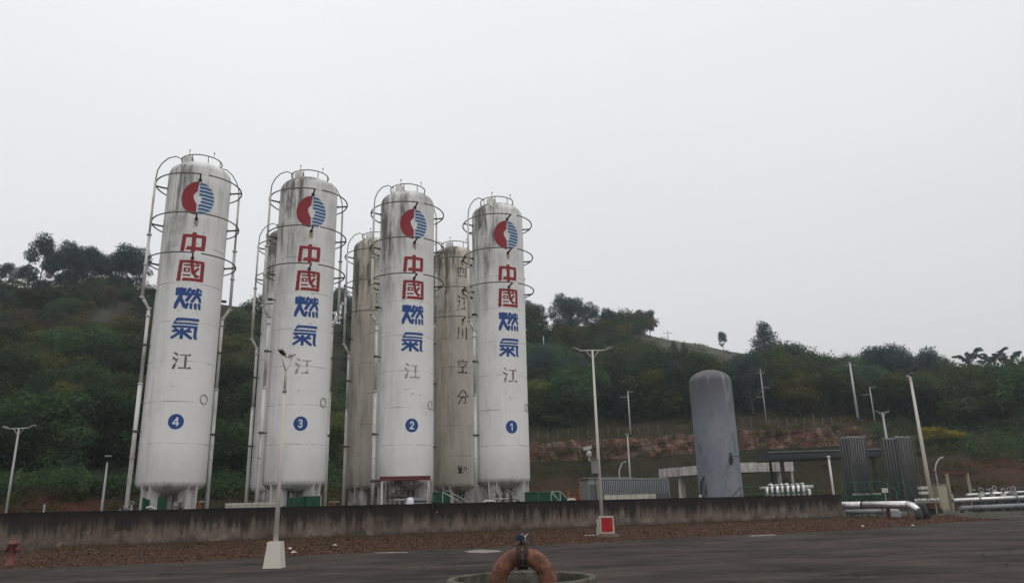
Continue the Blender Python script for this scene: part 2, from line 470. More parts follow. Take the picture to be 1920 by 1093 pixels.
def cut_mat():
    t = NT('red_rock_face', 0.95, 0, 0.1)
    v = t.coord()
    n = t.noise(t.coord((0.5, 0.5, 0.05)), 1.0, 6, 0.7)
    col = t.mix(t.ramp(n, 0.42, 0.60), (0.055, 0.033, 0.026), (0.120, 0.052, 0.037))
    n2 = t.noise(t.coord((1.1, 1.1, 0.08)), 1.0, 5, 0.7)
    col = t.mix(t.math('MULTIPLY', t.ramp(n2, 0.50, 0.58), 0.8), col, (0.21, 0.145, 0.112))
    n3 = t.noise(t.coord((0.3, 0.3, 0.5)), 1.0, 5, 0.6)
    col = t.mix(t.ramp(n3, 0.56, 0.66), col, (0.030, 0.034, 0.02))
    t.bump(t.noise(v, 1.2, 6, 0.7), 0.8, 0.3)
    return t.color(col)
M['cut'] = cut_mat()

def leaf_mat(name, a, b, hue=0.045, val=0.95):
    t = NT(name, 0.9, 0, 0.03)
    oi = t.n('ShaderNodeObjectInfo')
    n = t.noise(t.coord((1, 1, 1), 50), 0.5, 3)
    n2 = t.noise(t.coord((1, 1, 1), 50), 3.5, 3)
    col = t.mix(t.ramp(t.math('ADD', t.math('MULTIPLY', n, 0.6), t.math('MULTIPLY', n2, 0.4)), 0.4, 0.62), a, b)
    h = t.n('ShaderNodeHueSaturation')
    t.l(col, h.inputs['Color'])
    t.l(t.ramp(oi.outputs['Random'], 0, 1, 0.5 - hue, 0.5 + hue * 0.35), h.inputs['Hue'])
    mul = t.math('MULTIPLY', oi.outputs['Random'], 7.31)
    t.l(t.ramp(t.math('FRACT', mul), 0, 1, 1 - val * 0.6, 1 + val), h.inputs['Value'])
    t.l(h.outputs[0], t.b.inputs['Base Color'])
    tr = t.n('ShaderNodeBsdfTranslucent'); ms = t.n('ShaderNodeMixShader'); ms.inputs[0].default_value = 0.42
    t.l(h.outputs[0], tr.inputs['Color']); t.l(t.b.outputs[0], ms.inputs[1]); t.l(tr.outputs[0], ms.inputs[2])
    t.l(ms.outputs[0], t.t.nodes['Material Output'].inputs['Surface'])
    return t.m
M['leaf_dark'] = leaf_mat('leaf_dark', (0.020, 0.040, 0.018), (0.054, 0.088, 0.035))
M['leaf_olive'] = leaf_mat('leaf_olive', (0.042, 0.054, 0.015), (0.105, 0.108, 0.028))
M['leaf_euca'] = leaf_mat('leaf_eucalyptus', (0.042, 0.070, 0.060), (0.082, 0.120, 0.104), 0.01, 0.3)
M['leaf_brown'] = leaf_mat('leaf_dry', (0.060, 0.050, 0.025), (0.115, 0.092, 0.048), 0.02, 0.4)
M['leaf_yellow'] = leaf_mat('leaf_yellow', (0.11, 0.10, 0.02), (0.33, 0.25, 0.02), 0.01, 0.1)
M['leaf_lime'] = leaf_mat('leaf_lime', (0.06, 0.085, 0.018), (0.12, 0.15, 0.03), 0.01, 0.2)
M['bark'] = worn('bark', (0.085, 0.07, 0.055), (0.05, 0.04, 0.03), 0.9)
M['bark_pale'] = worn('bark_pale', (0.17, 0.15, 0.125), (0.09, 0.075, 0.06), 0.9)
from mathutils import noise as mnoise
rnd = random.Random(7)

# ================================================================== ground
lot = MB()
lot.add([(-690, -690, 0), (690, -690, 0), (690, 690, 0), (-690, 690, 0)], [(0, 1, 2, 3)])
tag(lot.build('ground', M['asphalt']), kind='structure')

W0 = Vector((-24.666, 37.317, 0)); W1 = G(1583, 975.2)        # foot of the wall, left frame edge and right end
WD = (W1 - W0).normalized(); WN = Vector((-WD.y, WD.x, 0))
W_ANG = math.atan2(WD.y, WD.x)
front_px = [(-420, 1088), (0, 1069), (170, 1062), (320, 1056), (520, 1044), (760, 1033), (1040, 1021), (1100, 1019), (1240, 1010), (1390, 1004), (1540, 997), (1640, 992), (1720, 985), (1800, 978), (1860, 975)]
front = [G(x, y) for x, y in front_px]
def front_at(x):
    for a, b in zip(front, front[1:]):
        if a.x <= x <= b.x or b is front[-1]:
            return a.lerp(b, (x - a.x) / (b.x - a.x))
    return front[0]
def dirt_z(p, d, wdt):
    return 0.004 + 0.20 * min(1, max(0, d / max(wdt, .1))) ** 1.3 + 0.05 * abs(mnoise.noise(p * 0.9)) * min(1, d * 2) + 0.02 * mnoise.noise(p * 3.1) * min(1, d)
dirt_rows = []
NXD, NYD = 300, 16
x0, x1 = front[0].x, 29.5
for i in range(NXD + 1):
    x = x0 + (x1 - x0) * i / NXD
    f = front_at(x).copy()
    f.y += 0.25 * mnoise.noise(Vector((x * 0.9, 3, 0))) + 0.1 * mnoise.noise(Vector((x * 4, 9, 0)))
    wy = W0.y + (x - W0.x) * WD.y / WD.x
    if x > W1.x: wy = W1.y + 0.1 - (x - W1.x) * 0.1
    back = Vector((x, max(wy + 0.1, f.y + 0.05), 0))
    dirt_rows.append((f, back))
vs = []; fs = []
for f, b in dirt_rows:
    L = (b - f).length
    for j in range(NYD + 1):
        p = f.lerp(b, j / NYD)
        p.z = dirt_z(p, L * j / NYD, L) if j else -0.02
        vs.append(p)
for i in range(NXD):
    for j in range(NYD):
        a = i * (NYD + 1) + j
        fs.append((a, a + NYD + 1, a + NYD + 2, a + 1))
mb = MB(); mb.add(vs, fs, True)
tag(mb.build('dirt_verge', M['dirt']), kind='structure')
# fallen leaves on the verge
mb = MB(); r = random.Random(3)
for k in range(26000):
    i = r.randrange(NXD); f, b = dirt_rows[i]; L = (b - f).length
    t = r.random() ** 0.9 * 0.97 - 0.02
    p = f.lerp(b, t); p.x += r.uniform(-.15, .15)
    dens = mnoise.noise(p * 0.7) + 0.35 * mnoise.noise(p * 2.3)
    if dens + (0.25 - 0.9 * max(0, t - .35)) < -0.1 + r.uniform(-.3, .3): continue
    z = dirt_z(p, L * max(t, 0), L) + 0.015 + r.random() * 0.05
    s = r.uniform(0.022, 0.058); a = r.random() * 6.28; ti = r.uniform(-.7, .7)
    u_ = Vector((cos(a), sin(a), ti)) * s; v_ = Vector((-sin(a), cos(a), r.uniform(-.6, .6))) * s * 0.6
    q = Vector((p.x, p.y, z))
    mb.add([q - u_, q - v_, q + u_, q + v_], [(0, 1, 2, 3)])
tag(mb.build('fallen_leaves', M['litter']), kind='stuff')

# yard behind the wall
mb = MB()
yb = [W0 - WD * 60 + WN * 0.3, W1 + WN * 0.3, G(1790, 972) , G(1930, 969) + Vector((30, 2, 0)), Vector((120, 112, 0)), Vector((-20, 100, 0)), Vector((-90, 60, 0))]
mb.add([(p.x, p.y, 0.006) for p in yb], [tuple(range(len(yb)))])
tag(mb.build('yard_floor', M['yard']), kind='structure')

# ================================================================== hills
TAB = {   # photo column: (distance, photo row) of foot of cut, top of cut, back of terrace, two slope rows, ridge
    0:    [(64, 952), (67, 928), (76, 900), (100, 780), (125, 650), (150, 532)],
    130:  [(64, 950), (67, 914), (77, 890), (101, 772), (126, 640), (152, 530)],
    270:  [(65, 948), (69, 922), (79, 892), (103, 782), (128, 660), (155, 545)],
    450:  [(70, 946), (74, 925), (84, 890), (108, 790), (134, 675), (160, 578)],
    640:  [(78, 940), (81, 918), (90, 880), (114, 800), (140, 705), (166, 606)],
    850:  [(88, 905), (92, 870), (103, 838), (124, 770), (146, 690), (171, 612)],
    1000: [(97, 866), (99, 829), (112, 803), (130, 745), (150, 680), (178, 616)],
    1200: [(102, 857), (104, 820), (118, 790), (138, 740), (168, 678), (208, 622)],
    1300: [(103, 850), (105, 812), (120, 782), (140, 738), (172, 690), (214, 638)],
    1420: [(104, 842), (106, 806), (122, 775), (142, 738), (174, 700), (216, 660)],
    1600: [(104, 834), (106, 800), (122, 780), (145, 752), (176, 718), (216, 694)],
    1750: [(95, 880), (103, 835), (118, 803), (145, 765), (176, 728), (216, 704)],
    1920: [(92, 892), (102, 850), (118, 812), (145, 772), (176, 738), (216, 710)],
}
TX = sorted(TAB)
def _azel(x, y):
    d = ray(x, y); return math.atan2(d.x, d.y), d.z / math.hypot(d.x, d.y)
T_AZ = []; T_ROW = []
for x in TX:
    T_AZ.append(_azel(x, 850)[0])
    row = []
    for D, y in TAB[x]:
        _, e_ = _azel(x, y); row.append((D, CAMZ + D * e_))
    Df = row[0][0] - (9 if x > 900 else 3)
    row = [(Df, -0.4)] + row
    Dr, zr = row[-1]
    row += [(Dr + 70, zr * 0.55), (Dr + 150, -0.6)]
    T_ROW.append(row)
NS = len(T_ROW[0]) - 1
def terr(az, s):
    if az <= T_AZ[0]: i, f = 0, 0.0
    elif az >= T_AZ[-1]: i, f = len(T_AZ) - 2, 1.0
    else:
        i = 0
        while T_AZ[i + 1] < az: i += 1
        f = (az - T_AZ[i]) / (T_AZ[i + 1] - T_AZ[i])
    f = f * f * (3 - 2 * f) * 0.5 + f * 0.5
    k = min(int(s), NS - 1); g = s - k
    a, b = T_ROW[i], T_ROW[i + 1]
    D = [a[j][0] * (1 - f) + b[j][0] * f for j in (k, k + 1)]
    z = [a[j][1] * (1 - f) + b[j][1] * f for j in (k, k + 1)]
    Dm = D[0] * (1 - g) + D[1] * g; zm = z[0] * (1 - g) + z[1] * g
    p = Vector((Dm * sin(az), Dm * cos(az), zm))
    amp = 0.0
    if s > 3: amp = min(1, s - 3)
    elif 0.15 < s < 1: amp = 0.25
    p.z += amp * (1.6 * mnoise.noise(p * 0.045) + 0.5 * mnoise.noise(p * 0.16)) * (0.45 if 5.6 < s < 6.4 else 1)
    if 1 <= s <= 2:   # gullied cut face
        w_ = sin((s - 1) * PI)
        p -= Vector((sin(az), cos(az), 0)) * (1.1 * mnoise.noise(Vector((p.x * .35, p.y * .35, zm * .1))) + .5 * mnoise.noise(p * 0.9)) * (0.3 + w_)
    p.z += (0.35 * mnoise.noise(Vector((az * 60, 2, 0)))) if 1.5 < s < 3 else 0
    return p
svals = []
for k in range(NS):
    n = {0: 4, 1: 7, 2: 5}.get(k, 9 if k < 6 else 4)
    svals += [k + j / n for j in range(n)]
svals.append(NS)
AZ0, AZ1, NA = rad(-88), rad(88), 520
az_cut0, az_cut1 = _azel(975, 830)[0], _azel(1640, 830)[0]
grid = [[terr(AZ0 + (AZ1 - AZ0) * i / NA, s) for s in svals] for i in range(NA + 1)]
hill = MB(); cut = MB()
m = len(svals)
hill.v = [tuple(p) for rw in grid for p in rw]; cut.v = list(hill.v)
for i in range(NA):
    az = AZ0 + (AZ1 - AZ0) * (i + .5) / NA
    for j in range(m - 1):
        a = i * m + j
        fc = (a, a + m, a + m + 1, a + 1)
        tgt = cut if (1 <= svals[j] < 2 and az_cut0 < az < az_cut1) else hill
        tgt.f.append(fc); tgt.sm.append(tgt is hill)
tag(hill.build('hillside', M['hill']), kind='structure')
used = sorted({k for f in cut.f for k in f}); remap = {k: n for n, k in enumerate(used)}
cut.v = [cut.v[k] for k in used]; cut.f = [tuple(remap[k] for k in f) for f in cut.f]
tag(cut.build('red_rock_cut', M['cut']), kind='structure')
def T(x, s): return terr(_azel(x, 850)[0], s)

# ================================================================== haze
hz = MB().box((0, 0, 44.5), (1390, 1390, 91))
mh = bpy.data.materials.new('haze'); mh.use_nodes = True
mh.node_tree.nodes.clear()
_o = mh.node_tree.nodes.new('ShaderNodeOutputMaterial'); _v = mh.node_tree.nodes.new('ShaderNodeVolumePrincipled')
_v.inputs['Color'].default_value = (0.88, 0.96, 1.0, 1); _v.inputs['Density'].default_value = 0.0005
_v.inputs['Anisotropy'].default_value = 0.2
mh.node_tree.links.new(_v.outputs[0], _o.inputs['Volume'])
tag(hz.build('haze', mh), kind='stuff')

# ================================================================== boundary wall
wr = thing('boundary_wall', W0, 'long low stained concrete wall with dark streaks in front of the tanks', 'wall', rz=W_ANG)
LW = (W1 - W0).length
mb = MB(); n = 240; L0 = -60.0
prof = [(0.0, -0.1), (0.0, 1.80), (0.22, 1.80), (0.22, -0.1)]
vs = []; fs = []
for i in range(n + 1):
    x = L0 + (LW - L0) * i / n
    hh = 1.865 - 0.11 * max(0, x / LW) + 0.008 * mnoise.noise(Vector((x * .8, 0, 0)))
    by = 0.012 * mnoise.noise(Vector((x * .5, 5, 0)))
    for (y, z) in ((by, -0.1), (by, hh * .5), (by, hh), (0.25 + by, hh), (0.25 + by, -0.1)):
        vs.append((x, y, z))
for i in range(n):
    for j in range(4):
        a = i * 5 + j; fs.append((a, a + 5, a + 6, a + 1))
fs.append((0, 1, 2, 3, 4)); e_ = n * 5; fs.append((e_ + 4, e_ + 3, e_ + 2, e_ + 1, e_))
mb.add(vs, fs); mb.build('wall_panel', M['wall'], wr)
mb = MB()
for i in range(0, n):
    pass
for px, w_, d_ in ((813, .16, 1.2),):
    pass
pj = W0.lerp(W1, 0.5)
# black bracket and hanging cable on the wall, below the second tank
def wall_x(px):
    d = ray(px, 960); # intersect vertical wall plane
    nrm = Vector((-WD.y, WD.x, 0)); t = (W0 - Vector((0, 0, CAMZ))).dot(nrm) / d.dot(nrm)
    p = Vector((0, 0, CAMZ)) + d * t
    return (p - W0).dot(WD)
wx = wall_x(815)
hk = thing('cable_bracket', W0 + WD * wx + Vector((0, 0, 0)), 'black bracket and loose cable hanging over the wall top left of the green stair', 'bracket', rz=W_ANG)
mb = MB(); mb.box((0, -0.05, 1.88), (0.30, 0.36, 0.10)); mb.box((-.1, -0.07, 1.68), (0.08, 0.06, 0.34)); mb.build('bracket', M['black'], hk)
mb = MB(); mb.tube([(0.1, -.06, 1.9), (0.16, -.08, 1.7), (0.12, -.05, 1.5), (0.13, -.05, 1.2), (0.12, -.06, 0.75)], 0.018, 6); mb.build('cable', M['black'], hk)
mb = MB(); mb.box((0.13, -0.06, 1.35), (0.05, 0.04, 0.06)); mb.build('clip', M['white_steel'], hk)
mb = MB(); mb.tube([(-0.34, .05, 1.7), (-0.34, .05, 2.6), (-0.36, .3, 2.75)], 0.03, 6); mb.build('stand_pipe', M['galv'], hk)

# ================================================================== glyphs as wrapped paint films
def seg(ax, ay, bx, by, w):
    dx, dy = bx - ax, by - ay; L2 = dx * dx + dy * dy
    def f(x, y):
        t = ((x - ax) * dx + (y - ay) * dy) / L2
        t = min(1, max(0, t)); return (x - ax - t * dx) ** 2 + (y - ay - t * dy) ** 2 <= (w / 2) ** 2
    return f
def rect(x0, y0, x1, y1):
    return lambda x, y: x0 <= x <= x1 and y0 <= y <= y1
def poly(*pts):
    def f(x, y):
        c = False; n = len(pts)
        for i in range(n):
            (xa, ya), (xb, yb) = pts[i], pts[i - 1]
            if (ya > y) != (yb > y) and x < (xb - xa) * (y - ya) / (yb - ya) + xa: c = not c
        return c
    return f
def film(inside, x0, x1, z0, z1, alpha0, r, N, wear=0.0, seed=0, wscale=3.0):
    """inside(u,v) on 0..1; physical extent x0..x1 metres along the arc, z0..z1; laid on a cylinder of radius r"""
    mb = MB(); W = x1 - x0; H = z1 - z0
    nz = max(8, int(N)); nx = max(8, int(N * W / H))
    for j in range(nz):
        v = (j + .5) / nz; run = None
        for i in range(nx + 1):
            ok = False
            if i < nx:
                u = (i + .5) / nx; ok = inside(u, v)
                if ok and wear > 0:
                    q = mnoise.noise(Vector((u * wscale + seed, v * wscale, seed * 1.7))) + .5 * mnoise.noise(Vector((u * wscale * 4 + seed, v * wscale * 4, 0)))
                    if q > 0.55 - wear: ok = False
            if ok and run is None: run = i
            if run is not None and (not ok or i - run >= 7):
                za, zb = z0 + H * j / nz, z0 + H * (j + 1) / nz
                a0 = alpha0 + (x0 + W * run / nx) / r; a1 = alpha0 + (x0 + W * i / nx) / r
                mb.add([(r * sin(a0), -r * cos(a0), za), (r * sin(a1), -r * cos(a1), za), (r * sin(a1), -r * cos(a1), zb), (r * sin(a0), -r * cos(a0), zb)], [(0, 1, 2, 3)])
                run = i if ok else None
    return mb
def union(*fs): return lambda x, y: any(f(x, y) for f in fs)

g_zhong = union(poly((0.01, 0.02), (0.17, 0.02), (0.22, 0.88), (0.06, 0.88)), rect(0.06, 0.73, 0.97, 0.90), poly((0.81, 0.10), (0.97, 0.10), (0.99, 0.84), (0.82, 0.84)),
                poly((0.22, 0.09), (0.27, 0.26), (0.9, 0.26), (0.9, 0.09)), rect(0.43, -0.02, 0.60, 1.02))
g_guo = union(poly((0.00, 0.0), (0.15, 0.0), (0.19, 0.95), (0.05, 0.95)), rect(0.05, 0.85, 0.98, 0.99), rect(0.85, 0.03, 1.0, 0.9), poly((0.20, 0.02), (0.24, 0.155), (0.95, 0.155), (0.95, 0.02)),
              rect(0.24, 0.72, 0.80, 0.79), seg(.53, .82, .58, .42, 0.122), seg(.58, .42, .72, .24, 0.122), seg(.72, .24, .80, .26, 0.085),
              rect(.24, .42, .31, .63), rect(.24, .57, .48, .63), rect(.41, .42, .48, .63), rect(.24, .42, .48, .48), rect(.22, .25, .50, .33), seg(.76, .62, .62, .40, 0.098), seg(.70, .84, .78, .80, 0.061))
g_ran = union(seg(.08, .93, .08, .68, 0.134), seg(.36, .93, .34, .68, 0.122), seg(.22, .98, .22, .55, 0.146), seg(.22, .58, .03, .06, 0.159), seg(.22, .52, .40, .10, 0.146), seg(.40, .10, .44, .14, 0.098),
              seg(.54, .97, .44, .66, 0.122), seg(.52, .88, .70, .88, 0.098), seg(.70, .88, .46, .40, 0.134), seg(.50, .72, .60, .64, 0.085), seg(.68, .72, .98, .72, 0.122), seg(.84, .97, .82, .72, 0.122), seg(.82, .70, .66, .36, 0.122),
              seg(.84, .68, .98, .38, 0.122), seg(.93, .93, .98, .84, 0.085), seg(.50, .24, .46, .05, 0.110), seg(.64, .24, .64, .05, 0.110), seg(.79, .24, .80, .05, 0.110), seg(.93, .24, .98, .04, 0.122))
g_qi = union(poly((0.17, 1.0), (0.98, 1.0), (0.98, 0.88), (0.22, 0.88), (0.12, 0.78), (0.96, 0.78), (0.96, 0.70), (0.03, 0.70)), rect(0.02, 0.53, 0.95, 0.64), poly((0.82, 0.62), (0.95, 0.62), (0.94, 0.12), (0.99, 0.02), (0.86, 0.02), (0.81, 0.14)),
             rect(0.03, 0.32, 0.74, 0.42), rect(0.33, 0.0, 0.45, 0.52), seg(.14, .50, .22, .42, 0.098), seg(.66, .50, .58, .42, 0.098), seg(.34, .32, .06, .07, 0.122), seg(.44, .32, .72, .07, 0.134))
g_jiang = union(seg(.10, .97, .24, .86, .11), seg(.02, .68, .17, .57, .11), seg(.28, .62, .14, .20, .06), seg(.14, .22, .08, .02, .14), rect(.40, .82, .92, .88), poly((.80, .86), (.98, .83), (.88, .96)),
                rect(.62, .04, .74, .85), rect(.33, .02, 1.0, .10), poly((.86, .08), (1.0, .08), (.93, .18)))
g_chuan = union(seg(.16, .92, .15, .40, .10), seg(.15, .40, .03, .03, .07), rect(.45, .12, .56, .92), rect(.80, .0, .92, .97))
g_kong = union(seg(.48, 1.0, .55, .88, .09), seg(.08, .72, .12, .86, .08), seg(.12, .84, .92, .84, .06), seg(.92, .84, .84, .70, .08), seg(.40, .78, .10, .54, .06), seg(.60, .76, .62, .60, .07), seg(.62, .58, .88, .60, .06),
               seg(.24, .45, .76, .45, .06), seg(.5, .45, .5, .06, .10), seg(.06, .04, .94, .04, .08))
g_fen = union(seg(.42, .97, .04, .50, .09), seg(.56, .98, .96, .54, .10), seg(.24, .50, .76, .50, .07), seg(.76, .50, .70, .08, .10), seg(.70, .08, .54, .12, .07), seg(.46, .50, .08, .02, .09))
g_si = union(rect(.05, .15, .14, .85), rect(.05, .78, .95, .86), rect(.86, .15, .95, .85), rect(.05, .15, .95, .23), seg(.38, .8, .30, .4, .08), seg(.60, .8, .66, .42, .08))
def ring_arc(cx, cy, r0, r1, a0, a1):
    def f(x, y):
        d = math.hypot(x - cx, y - cy); a = math.degrees(math.atan2(y - cy, x - cx)) % 360
        return r0 <= d <= r1 and (a0 <= a <= a1 or a0 <= a - 360 <= a1)
    return f
DIG = {
    1: union(rect(.44, .0, .64, 1.0), seg(.50, .92, .28, .74, .16)),
    2: union(ring_arc(.5, .68, .14, .33, -20, 185), seg(.72, .60, .24, .12, .18), rect(.16, .0, .84, .18)),
    3: union(ring_arc(.46, .72, .12, .29, -85, 175), ring_arc(.46, .29, .13, .31, -175, 85), rect(.34, .43, .54, .59)),
    4: union(rect(.56, .0, .76, 1.0), rect(.06, .20, .92, .37), seg(.62, .92, .14, .30, .17)),
}
def emb_red(u, v):
    x, y = (u * 2 - 1) , (v * 2 - 1)
    if x * x + y * y > 1 or x > -0.03: return False
    return not poly((0.05, .46), (-.04, .44), (-.27, .14), (-.22, -.07), (-.07, -.34), (0.05, -.40))(x, y)
def emb_stripe(k):
    yc = 0.86 - k * 0.215
    x0 = {3: .09, 4: .24, 5: .20}.get(k, .07)
    return lambda u, v: (abs((v * 2 - 1) - yc + 0.05 * ((u * 2 - 1) - .5)) < 0.060) and ((u * 2 - 1) ** 2 + (v * 2 - 1) ** 2 <= 1.0) and (u * 2 - 1) > x0
def emb_disc(u, v):
    x, y = (u * 2 - 1), (v * 2 - 1)
    return x * x + y * y <= 1.0 and x > 0.0 and not (x < .2 and -.4 < y < .25)

# ================================================================== storage tanks
T4 = Vector((-19.118, 42.3525, 0)); TS, TPHI, TR = 6.5698, 0.3964, 1.8
TU = Vector((cos(TPHI), sin(TPHI), 0)); TV = Vector((-sin(TPHI), cos(TPHI), 0))
ZB, ZSH, ZAP = 3.15, 21.45, 22.35
D4 = T4.length
def z4(y, r, x=350): return P(x, y, D4 - r).z                # height of photo row y on tank 4 at radius r
RING_Z = [z4(326.5, 2.45, 378), z4(399, 2.45, 368), z4(473.5, 2.45, 360)]
RAIL_Z = z4(291, 1.15, 378)
JOG1, JOG0 = P(265, 562, D4).z, P(282, 582, D4).z

def shell_mb():
    prof = [(0.001, ZB - 0.54)]
    for k in range(1, 9):
        a = PI / 2 * k / 8; prof.append((TR * sin(a) * 0.995, ZB + 0.08 - 0.62 * cos(a)))
    prof.append((TR, ZB + 0.10))
    z = ZB + 0.10
    while z < ZSH - 2.2:
        z += 2.2; prof.append((TR, z))
    prof.append((TR, ZSH))
    for k in range(1, 10):
        a = PI / 2 * k / 10; prof.append((TR * cos(a), ZSH + (ZAP - ZSH) * sin(a)))
    prof.append((0.001, ZAP))
    return MB().lathe(prof, 64)
shell_me = {}
def cyl(r, al, z): return Vector((r * sin(al), -r * cos(al), z))
def leg_mb(al):
    mb = MB()
    q = Matrix.Rotation(al, 3, 'Z')
    def bx(c, s):
        c = q @ Vector(c); mb.box(c, s, M=q)
    r_ = 1.52
    bx((-.27, -r_, 1.55), (.05, .40, 3.1)); bx((.27, -r_, 1.55), (.05, .40, 3.1)); bx((0, -r_ + .14, 1.55), (.49, .05, 3.1))
    bx((0, -r_, 0.03), (.8, .6, .06)); bx((0, -r_ - .19, 3.13), (.62, .03, .10))
    bx((-.27, -r_ + .38, 2.35), (.04, .36, .9)); bx((.27, -r_ + .38, 2.35), (.04, .36, .9))
    return mb
def ring_mb(z, gap=0.16, r=2.45, a_gap=0.12):
    pts = [cyl(r, a_gap + gap / 2 + (2 * PI - gap) * k / 72, z) for k in range(73)]
    return MB().tube(pts, 0.042, 6)
def tee_mb(al, z):
    mb = MB(); mb.tube([cyl(1.79, al, z - .12), cyl(2.43, al, z - .02)], 0.055, 6)
    mb.lathe([(0.001, 0), (.10, 0), (.10, .03), (.001, .03)], 10, cyl(1.80, al, z - .12), axis=Matrix.Rotation(al, 3, 'Z') @ Matrix.Rotation(PI / 2, 3, 'X'))
    return mb
def downpipe_mb(al):
    rA, rB = 2.52, 2.10
    pts = [cyl(1.17, al, RAIL_Z - .05), cyl(1.55, al, RAIL_Z + .02), cyl(1.95, al, RAIL_Z - .22), cyl(2.28, al, RAIL_Z - .65), cyl(2.47, al, RAIL_Z - 1.15), cyl(rA, al, RING_Z[0])]
    thin = MB().tube(pts, 0.034, 6)
    mb = MB()
    mb.tube([cyl(rA, al, RING_Z[0]), cyl(rA, al, RING_Z[1] - 1.0)], 0.065, 8)
    mb.tube([cyl(rA, al, RING_Z[1] - 1.0), cyl(rA, al, JOG1)], 0.088, 8)
    mb.tube([cyl(rA, al, JOG1 + .05), cyl(rB, al, JOG0 - .05)], 0.088, 8)
    mb.tube([cyl(rB, al, JOG0), cyl(rB, al, 8.6)], 0.09, 8)
    mb.tube([cyl(rB, al, 8.6), cyl(rB, al, 0.1)], 0.115, 8)
    for z in (RING_Z[1] - 1.0, RING_Z[2] - .4, JOG1, JOG0, 12.5, 8.6, 4.6):
        rr = rA if z > JOG0 + .5 or z == JOG1 else rB
        mb.lathe([(.001, -.04), (.14, -.04), (.14, .04), (.001, .04)], 10, cyl(rr, al, z))
    return thin, mb
def clamp_mb(al, z, rr):
    mb = MB(); mb.tube([cyl(1.79, al, z), cyl(rr, al, z)], .035, 6); mb.lathe([(.13, -.05), (.16, -.05), (.16, .05), (.13, .05)], 10, cyl(rr, al, z)); return mb

AL_L, AL_R = rad(-75), rad(112)
_cache = {}
def shared(key, fn, name, m, parent):
    if key not in _cache:
        o = fn().build(name, m, parent); _cache[key] = o.data
        return o
    o = link(name, _cache[key], parent)
    if m is not None and (not o.data.materials or o.data.materials[0] != m): pass
    return o

def char_rows():
    c = {}
    for nm, g, xw, ya, yb in (('zhong', g_zhong, 0.70, 434, 471), ('guo', g_guo, 0.73, 486.5, 527), ('ran', g_ran, 0.72, 539, 579), ('qi', g_qi, 0.73, 596, 636), ('jiang', g_jiang, 0.50, 661, 692)):
        c[nm] = (g, xw, z4(yb, 1.8), z4(ya, 1.8))
    return c
CH = char_rows()
EMB_Z0, EMB_Z1 = z4(403, 1.8, 370), z4(341.5, 1.8, 375)
BADGE_Z = z4(790, 1.8, 331)

